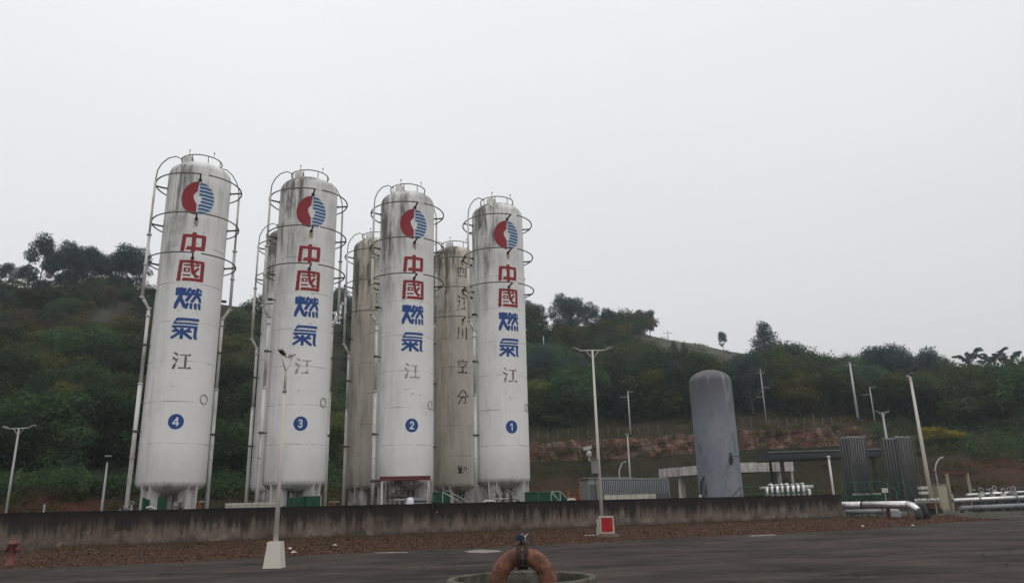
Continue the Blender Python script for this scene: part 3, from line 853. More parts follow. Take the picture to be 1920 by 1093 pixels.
def make_tank(k, row, label, old, number=None):
    base = T4 + TU * TS * k + TV * (9.68 if row else 0)
    t = thing('storage_tank', base, label, 'tank', 'tall vertical storage tanks in two rows', rz=TPHI)
    o = shared('shell%d' % old, shell_mb, 'shell', M['shell_old' if old else 'shell'], t)
    for i, al in enumerate((rad(43), rad(-43), rad(137), rad(-137))):
        shared('leg%d' % i, lambda al=al: leg_mb(al), 'leg', M['white_pipe'], t)
    for i, z in enumerate(RING_Z):
        rg = shared('ring%d' % i, lambda z=z: ring_mb(z), 'spray_ring', M['ring_metal'], t)
        for al in (0.02, AL_L - .35, rad(84), rad(150), rad(-140)):
            shared('tee%d_%.2f' % (i, al), lambda al=al, z=z: tee_mb(al, z), 'ring_bracket', M['dark_metal'], rg)
    for nm, al in (('L', AL_L), ('R', AL_R)):
        a = 'thin' + nm
        if a not in _cache:
            th, mb = downpipe_mb(al); _cache[a] = th.build('riser', M['ring_metal'], None).data; _cache['dp' + nm] = mb.build('down_pipe', M['white_pipe'], None).data
            for oo in [x for x in C.objects if x.data in (_cache[a], _cache['dp' + nm])]: bpy.data.objects.remove(oo)
        dp = link('down_pipe', _cache['dp' + nm], t); link('riser', _cache[a], dp)
        for z, rr in ((6.0, 2.1), (10.8, 2.1), (14.0, 2.1)):
            shared('clamp%s%.1f' % (nm, z), lambda al=al, z=z, rr=rr: clamp_mb(al, z, rr), 'pipe_clamp', M['dark_metal'], dp)
    rl = shared('toprail', lambda: MB().tube([cyl(1.17, 2 * PI * q / 40, RAIL_Z) for q in range(40)], .036, 6, closed=True), 'top_railing', M['ring_metal'], t)
    for q in range(8):
        al = 2 * PI * (q + .4) / 8
        shared('tp%d' % q, lambda al=al: MB().tube([cyl(1.17, al, ZSH + .62), cyl(1.17, al, RAIL_Z)], .026, 5), 'rail_post', M['ring_metal'], rl)
    for q, al in enumerate((rad(-38), rad(35))):
        shared('pr%d' % q, lambda al=al: MB().tube([cyl(1.17, al, RAIL_Z), cyl(1.17, al, RAIL_Z + .30)], .014, 5).box(cyl(1.17, al, RAIL_Z + .31), (.07, .07, .07)), 'air_terminal', M['dark_metal'], rl)
    shared('noz', lambda: MB().lathe([(.3, ZSH + .45), (.3, ZSH + .95), (.16, ZSH + 1.12), (.001, ZSH + 1.14)], 14, cyl(1.05, rad(-45), 0)), 'nozzle', M['white_pipe'], t)
    shared('port', lambda: MB().tube([cyl(TR + .03, rad(46) + .26 / TR * cos(q * PI / 8), 7.75 + .26 * sin(q * PI / 8)) for q in range(16)], .02, 5, closed=True), 'inspection_port', M['galv' if not old else 'dark_metal'], t)
    for q, (x, y) in enumerate(((-.42, .15), (0.03, -.2), (.42, .1), (.2, .6), (-.25, .7))):
        shared('bp%d' % q, lambda x=x, y=y: MB().tube([(x, y, .1), (x, y, 1.9), (x, y, 3.0)], [.11, .11, .16], 8), 'bottom_pipe', M['white_pipe'], t)
    if number:
        em = shared('emb_bg', lambda: film(emb_disc, -.93, .93, EMB_Z0, EMB_Z1, 0, TR + .007, 60), 'emblem', M['sign_pale'], t)
        shared('emb_red', lambda: film(emb_red, -.93, .93, EMB_Z0, EMB_Z1, 0, TR + .012, 84), 'red_half', M['sign_red'], em)
        for q in range(9):
            shared('emb_s%d' % q, lambda q=q: film(emb_stripe(q), -.93, .93, EMB_Z0, EMB_Z1, 0, TR + .012, 84), 'blue_stripe', M['sign_stripe'], em)
        for nm in ('zhong', 'guo', 'ran', 'qi', 'jiang'):
            g, xw, za, zb = CH[nm]
            if nm == 'jiang':
                o = film(g, -xw, xw, za, zb, 0, TR + .010, 48, {4: .02, 3: .28, 2: .30, 1: .16}[number], number, 4).build('painted_character', M['sign_fadedlight' if number in (2, 3) else 'sign_faded'], t)
                tag(o, 'worn grey-brown painted character')
            else:
                o = shared('ch_' + nm, lambda: film(g, -xw, xw, za, zb, 0, TR + .010, 56), 'painted_character', M['sign_red' if nm in ('zhong', 'guo') else 'sign_blue'], t)
                tag(o, 'red painted character' if nm in ('zhong', 'guo') else 'blue painted character')
        bd = shared('badge', lambda: film(lambda u, v: (u - .5) ** 2 + (v - .5) ** 2 <= .25, -.40, .40, BADGE_Z - .41, BADGE_Z + .41, 0, TR + .010, 40), 'number_badge', M['sign_blue'], t)
        film(DIG[number], -.20, .20, BADGE_Z - .24, BADGE_Z + .24, 0, TR + .016, 40).build('numeral', M['sign_white'], bd)
    # old lettering that is flaking off
    def old_char(g, y, hpx, D, w_, wear, m_, al=0.0, r_=TR + .01):
        zc = P(868, y, D).z; hh = hpx / 1397 * D / 2 * 1.02
        film(g, -w_ / 2, w_ / 2, zc - hh, zc + hh, al, r_, 44, wear, y * .37, 5).build('painted_character', m_, t)
    if row == 1 and k == 3:
        D = base.length - 1.8
        old_char(g_chuan, 624, 24, D, .9, .02, M['sign_dark']); old_char(g_kong, 686, 26, D, .9, .05, M['sign_dark']); old_char(g_fen, 744, 26, D, .9, .02, M['sign_dark'])
        old_char(g_si, 510, 26, D, .85, .36, M['sign_dark']); old_char(g_jiang, 567, 28, D, .85, .34, M['sign_dark'])
        film(union(rect(.0, .05, .42, .95), ring_arc(.76, .62, .1, .22, 0, 360), rect(.55, .0, .62, .3), rect(.88, .0, .95, .3)), -.42, .30, 3.95, 4.55, 0, TR + .01, 30, .18, 5, 5).build('painted_mark', M['sign_dark'], t)
    if row == 1 and k == 2:
        D = base.length - 1.8
        for y in (495, 560, 660): old_char(g_si, y, 26, D, .8, .45, M['sign_faded'])
    for i, z in enumerate(RING_Z):
        for al in (.02,):
            def blotf(u, v):
                d = math.hypot((u - .5) * 2, (v - .62) * (1.4 if v < .62 else 2.6)); return d < .75 + .35 * mnoise.noise(Vector((u * 4 + i * 3, v * 3, al * 9)))
            o = shared('rust%d%.1f' % (i, al), lambda: film(blotf, -.16, .16, z - .62, z - .12, al, TR + .004, 22, .12, i + al * 7, 6), 'rust_stain', M['rust_stain'], t)
            tag(o, kind='stuff')
    # flecks around the lettering (remains of removed letters)
    if number:
        r = random.Random(number * 5)
        mb = MB()
        for q in range(26):
            zz = r.choice([CH['zhong'][3] + .15, (CH['zhong'][2] + CH['zhong'][3]) / 2, CH['guo'][2] - .35, CH['ran'][2] - .3, CH['jiang'][2] - .9]) + r.uniform(-.22, .22)
            al = r.uniform(-.3, .3); w_ = r.uniform(.02, .09); h_ = r.uniform(.015, .05); R2 = TR + .006
            mb.add([cyl(R2, al, zz), cyl(R2, al + w_ / 2, zz + .01), cyl(R2, al + w_, zz), cyl(R2, al + w_ * .8, zz + h_), cyl(R2, al + .01, zz + h_ * .8)], [(0, 1, 2, 3, 4)])
        tag(mb.build('paint_flecks', M['sign_faded'], t), kind='stuff')
    return t
make_tank(0, 0, 'tall white tank marked 4, leftmost and nearest, with emblem and red and blue characters', 0, 4)
make_tank(1, 0, 'tall white tank marked 3, second from the left in the front row', 0, 3)
make_tank(2, 0, 'tall white tank marked 2, behind the small canopy with a red edge', 0, 2)
make_tank(3, 0, 'tall white tank marked 1, rightmost of the front row', 0, 1)
tk = make_tank(1, 1, 'grimy white tank mostly hidden behind the left side of tank 3', 0)
tk = make_tank(2, 1, 'brown-stained tank without emblem, left of and behind tank 2', 1)
tk = make_tank(3, 1, 'weathered beige tank with peeling dark characters between tanks 2 and 1', 1)

# ================================================================== trees
def np_mesh(name, V, nf, m):
    """V: (nf*4,3) quads"""
    me = bpy.data.meshes.new(name)
    me.vertices.add(len(V)); me.vertices.foreach_set('co', np.asarray(V, dtype=np.float32).ravel())
    me.loops.add(nf * 4); me.loops.foreach_set('vertex_index', np.arange(nf * 4, dtype=np.int32))
    me.polygons.add(nf); me.polygons.foreach_set('loop_start', np.arange(0, nf * 4, 4, dtype=np.int32))
    me.materials.append(m); me.update(calc_edges=True); me.validate()
    return me
def leaves(rs, lobes, n, size, droop=0.0):
    """lobes: (cx,cy,cz,rx,ry,rz); leaf clumps near each lobe's surface"""
    vol = np.array([l[3] * l[4] * l[5] for l in lobes]) ** 0.67
    cnt = np.maximum(8, (n * vol / vol.sum()).astype(int))
    allq = []
    for l, c in zip(lobes, cnt):
        d = rs.normal(size=(c, 3)); d /= np.linalg.norm(d, axis=1)[:, None]
        rr = rs.uniform(0.30, 1.0, c) ** 0.5 * (1 + np.abs(rs.normal(size=c)) * 0.13)
        bump = 1 + 0.16 * np.sin(d[:, 0] * 7 + l[0] * 3) * np.cos(d[:, 1] * 6 + l[1]) + 0.12 * np.sin(d[:, 2] * 9 + l[2])
        p = np.array(l[:3]) + d * np.array(l[3:6]) * (rr * bump)[:, None]
        nrm = d + rs.normal(size=(c, 3)) * 0.7; nrm[:, 2] += 0.35; nrm /= np.linalg.norm(nrm, axis=1)[:, None]
        t = np.cross(nrm, rs.normal(size=(c, 3))); t /= np.linalg.norm(t, axis=1)[:, None] + 1e-6
        b = np.cross(nrm, t)
        s = size * rs.uniform(0.55, 1.35, c)[:, None]
        t = t * s; b = b * s * rs.uniform(.4, .8, c)[:, None]
        t[:, 2] -= droop * s[:, 0]
        q = np.stack([p - t, p - b + nrm * s * .12, p + t, p + b + nrm * s * .12], 1)
        allq.append(q)
    q = np.concatenate(allq); return q.reshape(-1, 3), len(q)
def trunk_mb(h, r, limbs, lean=0.0, seed=0):
    rr = random.Random(seed); mb = MB()
    pts = [Vector((lean * t * h + .12 * sin(t * 5 + seed), .1 * cos(t * 4 + seed), h * t - (.6 if t == 0 else 0))) for t in (0, .25, .5, .75, 1)]
    mb.tube(pts, [r, r * .8, r * .62, r * .42, r * .18], 6)
    for (x, y, z) in limbs:
        t = min(.85, max(.25, z / h - .28)); a = pts[0].lerp(pts[-1], t); b = Vector((x, y, z))
        mb.tube([a, a.lerp(b, .55) + Vector((0, 0, -.15)), b], [r * .42, r * .28, r * .1], 5)
    return mb
PROTO = {}
def proto(kind, seed):
    key = (kind, seed)
    if key in PROTO: return PROTO[key]
    rs = np.random.RandomState(seed * 13 + hash_k[kind]); h = 8.0
    lobes = []
    if kind == 'broad':
        n = 9
        for i in range(n):
            a = i * 2.4 + rs.uniform(-.4, .4); q = rs.uniform(.2, 1) ** .6 * 2.5
            lobes.append((q * cos(a), q * sin(a), 4.2 + rs.uniform(-1.6, 2.3) - q * .25, rs.uniform(1.1, 1.9), rs.uniform(1.1, 1.9), rs.uniform(.9, 1.5)))
        lobes.append((0, 0, 4.6, 2.2, 2.2, 2.4)); nl, sz, m, bk = 6500, .15, 'leaf_dark', 'bark'
    elif kind == 'euca':
        for i in range(17):
            a = i * 2.4 + rs.uniform(-.6, .6); low = i < 7
            z = rs.uniform(2.0, 4.4) if low else 4.4 + 3.0 * ((i - 7) / 9.0)
            q = rs.uniform(.35, 1.0) * (2.3 if low else 2.0 * math.sqrt(max(.05, 1 - ((z - 4.4) / 3.7) ** 2)))
            rr = rs.uniform(.45, .8) if low else rs.uniform(.85, 1.3)
            lobes.append((q * cos(a), q * sin(a), z, rr, rr * rs.uniform(.85, 1.1), rr * .85))
        nl, sz, m, bk = 8000, .115, 'leaf_euca', 'bark_pale'
    elif kind == 'cone':
        for i in range(12):
            z = 1.6 + 6.0 * i / 11; q = max(.15, (1 - i / 11.5)) * 1.5; a = i * 2.4
            lobes.append((q * .8 * cos(a), q * .8 * sin(a), z, .6 + q * .75, .6 + q * .75, 1.0))
        nl, sz, m, bk = 5500, .14, 'leaf_euca', 'bark'
    elif kind == 'olive':
        for i in range(8):
            a = i * 2.4 + rs.uniform(-.4, .4); q = rs.uniform(.3, 1) ** .6 * 2.6
            lobes.append((q * cos(a), q * sin(a), 3.6 + rs.uniform(-1.4, 1.8), rs.uniform(1.1, 1.7), rs.uniform(1.1, 1.7), rs.uniform(.7, 1.2)))
        lobes.append((0, 0, 3.6, 2.0, 2.0, 1.9)); nl, sz, m, bk = 5500, .145, 'leaf_olive', 'bark'
    elif kind == 'dry':
        for i in range(9):
            a = i * 2.4; q = rs.uniform(.3, 1) ** .6 * 2.2
            lobes.append((q * cos(a), q * sin(a), 4 + rs.uniform(-1.6, 2.2), rs.uniform(.9, 1.4), rs.uniform(.9, 1.4), rs.uniform(.8, 1.3)))
        nl, sz, m, bk = 2400, .12, 'leaf_brown', 'bark_pale'
    elif kind == 'yellow':
        for i in range(7):
            a = i * 2.4; q = rs.uniform(.3, 1) * 2.3
            lobes.append((q * cos(a), q * sin(a), 1.6 + rs.uniform(-.6, .9), 1.1, 1.1, .7))
        nl, sz, m, bk = 3200, .12, 'leaf_yellow', 'bark'
    elif kind == 'lime':
        for i in range(8):
            a = i * 2.4; q = rs.uniform(.3, 1) * 2.4
            lobes.append((q * cos(a), q * sin(a), 2.2 + rs.uniform(-1.0, 1.5), 1.2, 1.2, .8))
        nl, sz, m, bk = 4000, .13, 'leaf_lime', 'bark'
    V, nf = leaves(rs, lobes, nl, sz)
    crown = np_mesh(kind + '_crown', V, nf, M[m])
    low = kind in ('yellow', 'lime')
    tm = trunk_mb(3.0 if low else (7.2 if kind in ('euca', 'cone') else 5.5), .09 if low else .13, [(l[0], l[1], l[2]) for l in lobes[:7]], seed=seed)
    o = tm.build('trunk', M[bk]); tme = o.data; bpy.data.objects.remove(o)
    PROTO[key] = (crown, tme)
    return PROTO[key]
hash_k = {k: i * 101 for i, k in enumerate(('broad', 'euca', 'cone', 'olive', 'dry', 'yellow', 'lime'))}
NAMES = dict(broad='broadleaf_tree', euca='eucalyptus_tree', cone='conical_tree', olive='olive_green_tree', dry='dry_tree', yellow='yellow_shrub', lime='light_green_shrub')
def tree(kind, seed, loc, h, wid, label, group=None, cat='tree'):
    cr, tr = proto(kind, seed)
    t = thing(NAMES[kind], loc, label, cat, group, rz=rnd.uniform(0, 6.28))
    t.scale = (wid / 8.0, wid / 8.0, h / 8.0)
    link('crown', cr, t); link('trunk', tr, t)
    return t

# ridge trees one can pick out against the sky: x px, foot row, top row, D, kind, width factor
def ridge(x, yf, yt, D, kind, seed, wf, label):
    p = P(x, yf, D); top = P(x, yt, D)
    h = top.z - p.z
    tree(kind, seed, p - Vector((0, 0, .4)), (h + .4) * 1.02, h * wf * (0.92 if kind == 'euca' else 1), label)
RT = [
    (6, 545, 494, 150, 'euca', 1, 1.25, 'small eucalyptus cut by the left edge of the photo on the left ridge'),
    (40, 540, 500, 150, 'euca', 4, 1.4, 'low loose eucalyptus just left of the tallest tree on the left ridge'),
    (72, 545, 446, 149, 'euca', 2, 1.05, 'tall narrow eucalyptus with open crown, leftmost big tree on the left ridge'),
    (104, 540, 476, 147, 'euca', 5, 1.25, 'eucalyptus filling the gap right of the tallest tree on the left ridge'),
    (122, 545, 458, 148, 'euca', 3, 1.25, 'eucalyptus with a high rounded crown in the middle of the left ridge clump'),
    (148, 548, 464, 150, 'euca', 1, 1.15, 'eucalyptus with two small humps at the top, centre of the left ridge'),
    (163, 548, 466, 149, 'euca', 5, .95, 'slim eucalyptus right of the two-humped one on the left ridge'),
    (187, 550, 479, 149, 'euca', 4, 1.1, 'shorter eucalyptus in the dip of the left ridge tree line'),
    (212, 550, 476, 151, 'euca', 2, 1.1, 'eucalyptus at the left shoulder of the big crown beside tank 4'),
    (232, 552, 463, 150, 'euca', 3, 1.2, 'large domed eucalyptus nearest to the left side of tank 4'),
    (252, 556, 468, 152, 'euca', 1, 1.0, 'eucalyptus whose crown slopes down towards the pipe of tank 4'),
    (634, 622, 543, 165, 'euca', 2, 1.1, 'dark tree on the ridge seen in the gap between tanks 3 and 2'),
    (655, 622, 560, 167, 'euca', 3, 1.1, 'ridge tree close to the brown-stained tank left of tank 2'),
    (462, 600, 570, 161, 'broad', 3, 1.6, 'low dark tree on the ridge between tanks 4 and 3'),
    (990, 626, 566, 172, 'euca', 3, 1.2, 'ridge tree right beside the upper edge of tank 1'),
    (1010, 628, 574, 172, 'euca', 4, 1.2, 'second ridge tree right of tank 1 with a sloping crown'),
    (1058, 632, 556, 174, 'euca', 1, 1.25, 'big dense eucalyptus, tallest of the clump right of tank 1'),
    (1080, 634, 562, 174, 'euca', 2, 1.1, 'eucalyptus at the right shoulder of the tallest one right of tank 1'),
    (1107, 634, 571, 178, 'euca', 5, 1.2, 'pointed eucalyptus in the ridge clump above the lamp with the camera'),
    (1142, 634, 581, 182, 'euca', 3, 1.25, 'round grey-green tree right of the big ridge clump'),
    (1180, 630, 591, 190, 'euca', 4, 1.15, 'small hazy tree left of the pair with see-through crowns'),
    (1201, 628, 583, 192, 'euca', 1, 1.1, 'left one of the pair of see-through trees on the middle ridge'),
    (1219, 628, 584, 193, 'euca', 2, 1.1, 'right one of the pair of see-through trees on the middle ridge'),
    (1356, 654, 623, 210, 'euca', 3, 1.05, 'small lone tree standing on the bare slope of the ridge'),
    (1440, 682, 608, 195, 'cone', 2, 1.65, 'tall dense pointed tree alone at the end of the bare ridge'),
    (1268, 700, 642, 165, 'cone', 1, .75, 'thin pointed tree below the pole with two insulators, left of its twin'),
    (1287, 704, 645, 165, 'cone', 3, .75, 'thin pointed tree below the bare ridge, right of its twin'),
    (1318, 706, 655, 163, 'broad', 2, .9, 'round green tree just above and left of the grey tank'),
]
for a in RT: ridge(*a)

# plumed bamboo against the sky at the right
def plume_tree(x, yf, D, h, seed, label):
    r = random.Random(seed)
    t = thing('bamboo_clump', P(x, yf, D) - Vector((0, 0, .5)), label, 'bamboo')
    for k in range(9):
        a = r.uniform(0, 6.28); hh = h * r.uniform(.7, 1.05); reach = hh * r.uniform(.25, .55)
        pts = [Vector((reach * (q ** 2.2) * cos(a), reach * (q ** 2.2) * sin(a), hh * (q - .22 * q ** 5))) for q in (0, .25, .5, .7, .85, .95, 1.0)]
        st = MB().tube(pts, [.07, .06, .05, .04, .03, .02, .01], 4).build('stem', M['bark'], t)
        V = []
        for q in range(90):
            u = r.uniform(.35, 1.0) ** .8; i = min(5, int(u * 6)); p = pts[i].lerp(pts[i + 1], u * 6 - i)
            d = Vector((r.uniform(-1, 1), r.uniform(-1, 1), r.uniform(-1.2, -.1))).normalized(); L = r.uniform(.4, .95)
            s_ = d.cross(Vector((r.uniform(-1, 1), r.uniform(-1, 1), .3))).normalized() * .13
            V += [p, p + d * L * .5 + s_, p + d * L, p + d * L * .5 - s_]
        link('foliage', np_mesh('foliage', [tuple(v) for v in V], 90, M['leaf_euca']), st)
for a in ((1822, 702, 200, 7.5, 1, 'left plume-leaved bamboo clump against the sky near the right edge'), (1868, 705, 200, 7.8, 2, 'middle plume-leaved bamboo clump against the sky at the right'),
          (1893, 705, 200, 7.5, 3, 'right plume-leaved bamboo clump against the sky at the right'), (1915, 706, 202, 5.5, 4, 'low bamboo clump cut by the right edge of the photo')):
    plume_tree(*a)

# forest on the slopes
LOOK = dict(broad='dark green broadleaf tree', olive='olive green tree', dry='brownish half-bare tree', euca='grey-green tree', cone='narrow tree', lime='light green low tree')
PLACE = [(45, 'at the left frame edge'), (110, 'above the far left mast'), (175, 'left of the small mast'), (235, 'above the small mast by tank 4'), (390, 'just left of tank 4'), (440, 'right of tank 4'), (560, 'between tanks 4 and 3'),
         (645, 'just right of tank 3'), (900, 'beside the brown-stained tank'), (1035, 'just right of tank 1'), (1095, 'left of the middle mast'), (1150, 'right of the middle mast'), (1215, 'by the two-armed utility pole'), (1290, 'left of the grey tank'),
         (1390, 'behind the grey tank'), (1450, 'right of the grey tank'), (1520, 'right of the crooked utility pole'), (1580, 'above the dark shelter'), (1640, 'behind the left tall vaporizer'), (1700, 'behind the right tall vaporizer'),
         (1765, 'behind the right mast'), (1830, 'above the yellow shrub'), (1890, 'below the bamboo clumps'), (9999, 'at the right frame edge')]
def stand_label(kind, x, s, h, hr):
    row = 'low on the slope' if s < 3.45 else ('lower mid slope' if s < 4.0 else ('mid slope' if s < 4.6 else ('high on the slope' if s < 5.4 else 'along the ridge')))
    size = 'tall ' if h > hr[0] + (hr[1] - hr[0]) * .66 else ('small ' if h < hr[0] + (hr[1] - hr[0]) * .33 else '')
    place = [q for lim, q in PLACE if x < lim][0]
    return size + LOOK[kind] + ' ' + row + ', ' + place
def stand(n, xa, xb, sa, sb, kinds, hr, wr, label_of, group, seed, dmin=2.6):
    r = random.Random(seed); placed = []; tries = 0
    while len(placed) < n and tries < n * 40:
        tries += 1
        x = r.uniform(xa, xb); s = r.uniform(sa, sb)
        p = T(x, s)
        if any((p - q).length < dmin for q in placed): continue
        placed.append(p)
        kind = r.choices(list(kinds), list(kinds.values()))[0]
        h = r.uniform(*hr)
        tree(kind, r.randint(1, 4), p - Vector((0, 0, .5)), h, h * r.uniform(*wr), stand_label(kind, x, s, h, hr), group + {'broad': ', dark', 'olive': ', olive', 'dry': ', dry', 'euca': ', grey-green', 'cone': ', narrow', 'lime': ', light'}[kind])
LBL_L = dict(broad='dark green broadleaf tree in the dense wood on the left hillside', olive='olive green tree in the wood on the left hillside', dry='brownish half-bare tree on the left hillside',
             euca='grey-green tree in the dark wood high on the left hillside', lime='lighter green low tree on the left hillside')
LBL_M = dict(broad='dark broadleaf tree on the slope glimpsed between the white tanks', olive='olive green tree on the slope glimpsed between the white tanks', dry='brownish tree on the slope glimpsed between the white tanks', lime='light green low tree on the slope between the white tanks')
LBL_R = dict(broad='dark green broadleaf tree in the wood above the red rock cut', olive='olive green tree in the wood above the red rock cut', dry='brownish half-bare tree in the wood above the red rock cut',
             euca='grey-green tree in the wood above the red rock cut', lime='light green tree in the wood above the red rock cut')
LBL_F = dict(broad='dark tree on the far right hillside beyond the pipe racks', olive='olive tree on the far right hillside beyond the pipe racks', dry='brownish tree on the far right hillside beyond the pipe racks',
             euca='grey-green tree on the far right hillside beyond the pipe racks', lime='light green tree on the far right hillside beyond the pipe racks')
stand(52, -60, 300, 2.6, 4.4, dict(broad=6, olive=2, lime=.4), (6, 9.5), (.95, 1.3), LBL_L, 'trees on the left hillside', 11)
stand(30, -60, 300, 4.2, 5.6, dict(broad=2, olive=4, dry=5, lime=.8), (4.5, 6.5), (1.0, 1.4), LBL_L, 'trees on the left hillside', 12)
stand(14, -60, 290, 5.5, 5.95, dict(broad=3, euca=3), (2.5, 3.8), (1.3, 1.8), LBL_L, 'trees on the left hillside', 13)
stand(16, 395, 500, 2.6, 5.9, dict(broad=5, olive=2, dry=1), (6, 8.5), (1.0, 1.3), LBL_M, 'trees between the tanks', 14)
stand(12, 610, 680, 2.6, 5.9, dict(broad=5, olive=2), (6, 8.5), (1.0, 1.3), LBL_M, 'trees between the tanks', 15)
stand(62, 985, 1500, 2.95, 4.05, dict(broad=6, olive=2, euca=1, lime=.25), (7, 12), (.9, 1.15), LBL_R, 'trees above the red cut', 16)
stand(26, 985, 1215, 4.1, 5.7, dict(broad=4, olive=4), (7, 10), (1.0, 1.25), LBL_R, 'trees above the red cut', 17)
stand(14, 1250, 1500, 4.05, 4.45, dict(broad=4, olive=3, dry=2), (5, 7), (1.0, 1.25), LBL_R, 'trees above the red cut', 18)
stand(46, 1480, 1990, 2.9, 4.6, dict(broad=6, olive=3, euca=1, lime=.5), (6.5, 11), (.95, 1.25), LBL_F, 'trees on the far right hillside', 19)
stand(38, 1450, 1990, 4.6, 6.0, dict(broad=4, olive=3, dry=2, euca=2), (5, 8), (1.0, 1.35), LBL_F, 'trees on the far right hillside', 20)
def shrub_at(kind, x, y, D, h, wid, seed, label):
    p = P(x, y, D); tree(kind, seed, p, h, wid, label, cat='shrub')
shrub_at('yellow', 1766, 828, 104, 4.4, 9.5, 1, 'bright yellow flowering shrub on the slope above the pipe racks')
shrub_at('lime', 92, 893, 79, 3.0, 7.0, 2, 'yellow-green shrub on the bank between the two lamps at the left')
shrub_at('lime', 212, 850, 88, 4.0, 9.0, 1, 'wide light green shrub above the small lamp at the left')
shrub_at('lime', 636, 800, 112, 4.5, 8.0, 3, 'bright green bush low in the gap between tanks 3 and 2')
shrub_at('lime', 1035, 800, 113, 4.0, 8.0, 4, 'pale flowering bush above the red cut beside tank 1')
shrub_at('olive', 30, 705, 118, 6.0, 12.0, 2, 'olive spreading tree low on the left hillside at the frame edge')
shrub_at('lime', 1690, 785, 127, 4.0, 9.0, 2, 'yellowish green shrub above the second tall vaporizer')
shrub_at('olive', 1830, 800, 122, 5.0, 10.0, 3, 'low olive shrub right of the yellow shrub')

# undergrowth: uncountable bushes as one mass
def undergrowth(name, spots, m, seed, size=.15):
    rs = np.random.RandomState(seed); qs = []; n = 0
    for (p, rr, hh, cnt) in spots:
        V, nf = leaves(rs, [(p.x, p.y, p.z + hh * .35, rr, rr, hh)], cnt, size); qs.append(V); n += nf
    tag(link(name, np_mesh(name, np.concatenate(qs), n, m)), kind='stuff')
r = random.Random(42)
def spots(n, xa, xb, sa, sb, rr, hh, cnt):
    return [(T(r.uniform(xa, xb), r.uniform(sa, sb)), r.uniform(*rr), r.uniform(*hh), cnt) for _ in range(n)]
undergrowth('undergrowth', spots(480, -120, 700, 1.8, 5.8, (1.1, 2.1), (.6, 1.2), 240) + spots(360, 960, 2050, 3.0, 4.3, (1.0, 2.0), (.5, 1.1), 240) + spots(90, -120, 300, 5.75, 6.02, (1.2, 2.2), (1.0, 2.4), 260) + spots(70, 970, 1215, 5.7, 6.02, (1.2, 2.4), (1.0, 2.6), 260) + spots(60, 1450, 2050, 4.3, 5.2, (1.2, 2.4), (1.0, 2.0), 240) + spots(160, 1440, 2050, 5.0, 6.1, (1.4, 2.4), (1.0, 2.0), 220)
            + spots(90, 1640, 2050, 1.5, 3.0, (1, 2), (.6, 1.2), 110), M['leaf_dark'], 1)
undergrowth('dry_scrub', spots(260, -120, 300, 3.9, 5.9, (1, 2.2), (.7, 1.5), 170) + spots(200, 1210, 1480, 4.5, 6.2, (.5, 1.2), (.15, .4), 60) + spots(90, 1400, 2050, 2.2, 3.2, (.6, 1.4), (.3, .7), 60)
            + spots(120, 1500, 2050, 5.2, 6.1, (1, 1.8), (.6, 1.6), 80), M['leaf_brown'], 2, .13)
undergrowth('olive_scrub', spots(230, -120, 300, 3.6, 5.5, (1, 2.2), (.7, 1.6), 100) + spots(420, 985, 2050, .25, 3.0, (.5, 1.6), (.15, .5), 60) + spots(110, -100, 700, .6, 3.0, (.7, 1.6), (.3, .8), 70)
            + spots(110, 985, 1220, 4.2, 6.0, (1.2, 2.2), (.8, 1.6), 100) + spots(60, 1440, 1520, 4.2, 6.0, (1.2, 2.2), (.8, 1.6), 100), M['leaf_olive'], 3, .13)

# weeds and rank grass along the foot of the wall
mb = MB(); r = random.Random(15)
for k in range(9000):
    i = r.randrange(NXD); f, b = dirt_rows[i]; L = (b - f).length
    t_ = 1 - abs(r.gauss(0, .16))
    if t_ < .3 or mnoise.noise(Vector((f.x * .5, 4, 0))) + r.uniform(-.3, .3) < -.15: continue
    p = f.lerp(b, min(t_, .97)); p.z = dirt_z(p, L * t_, L); p.x += r.uniform(-.15, .15)
    d = Vector((r.uniform(-1, 1), r.uniform(-1, 1), r.uniform(.3, 1.6))).normalized() * r.uniform(.05, .20)
    s_ = Vector((-d.y, d.x, 0)).normalized() * .014
    mb.add([p - s_, p + s_, p + d], [(0, 1, 2)])
tag(mb.build('wall_foot_weeds', M['leaf_brown']), kind='stuff')

# fence posts above the red cut
ft = thing('post_fence', T(1000, 2.1), 'row of short pale concrete posts along the top of the red rock cut', 'fence')
b0 = ft.location.copy()
for x in list(range(1010, 1250, 19)) + list(range(1398, 1600, 17)):
    p = T(x, 2.18) - b0
    MB().box((p.x, p.y, p.z + .5 + .15 * sin(x)), (.14, .14, 1.4)).build('post', M['pale_post'], ft)

# ================================================================== station equipment
def wallD(px):
    p = W0 + WD * wall_x(px); return math.hypot(p.x, p.y)
def Z(x, y, D): return P(x, y, D).z
def span(a, b):
    d = b - a; return math.atan2(d.y, d.x), math.hypot(d.x, d.y)
def part(mb, name, m, parent, label=None):
    o = mb.build(name, M[m], parent)
    if label: o['label'] = label
    return o

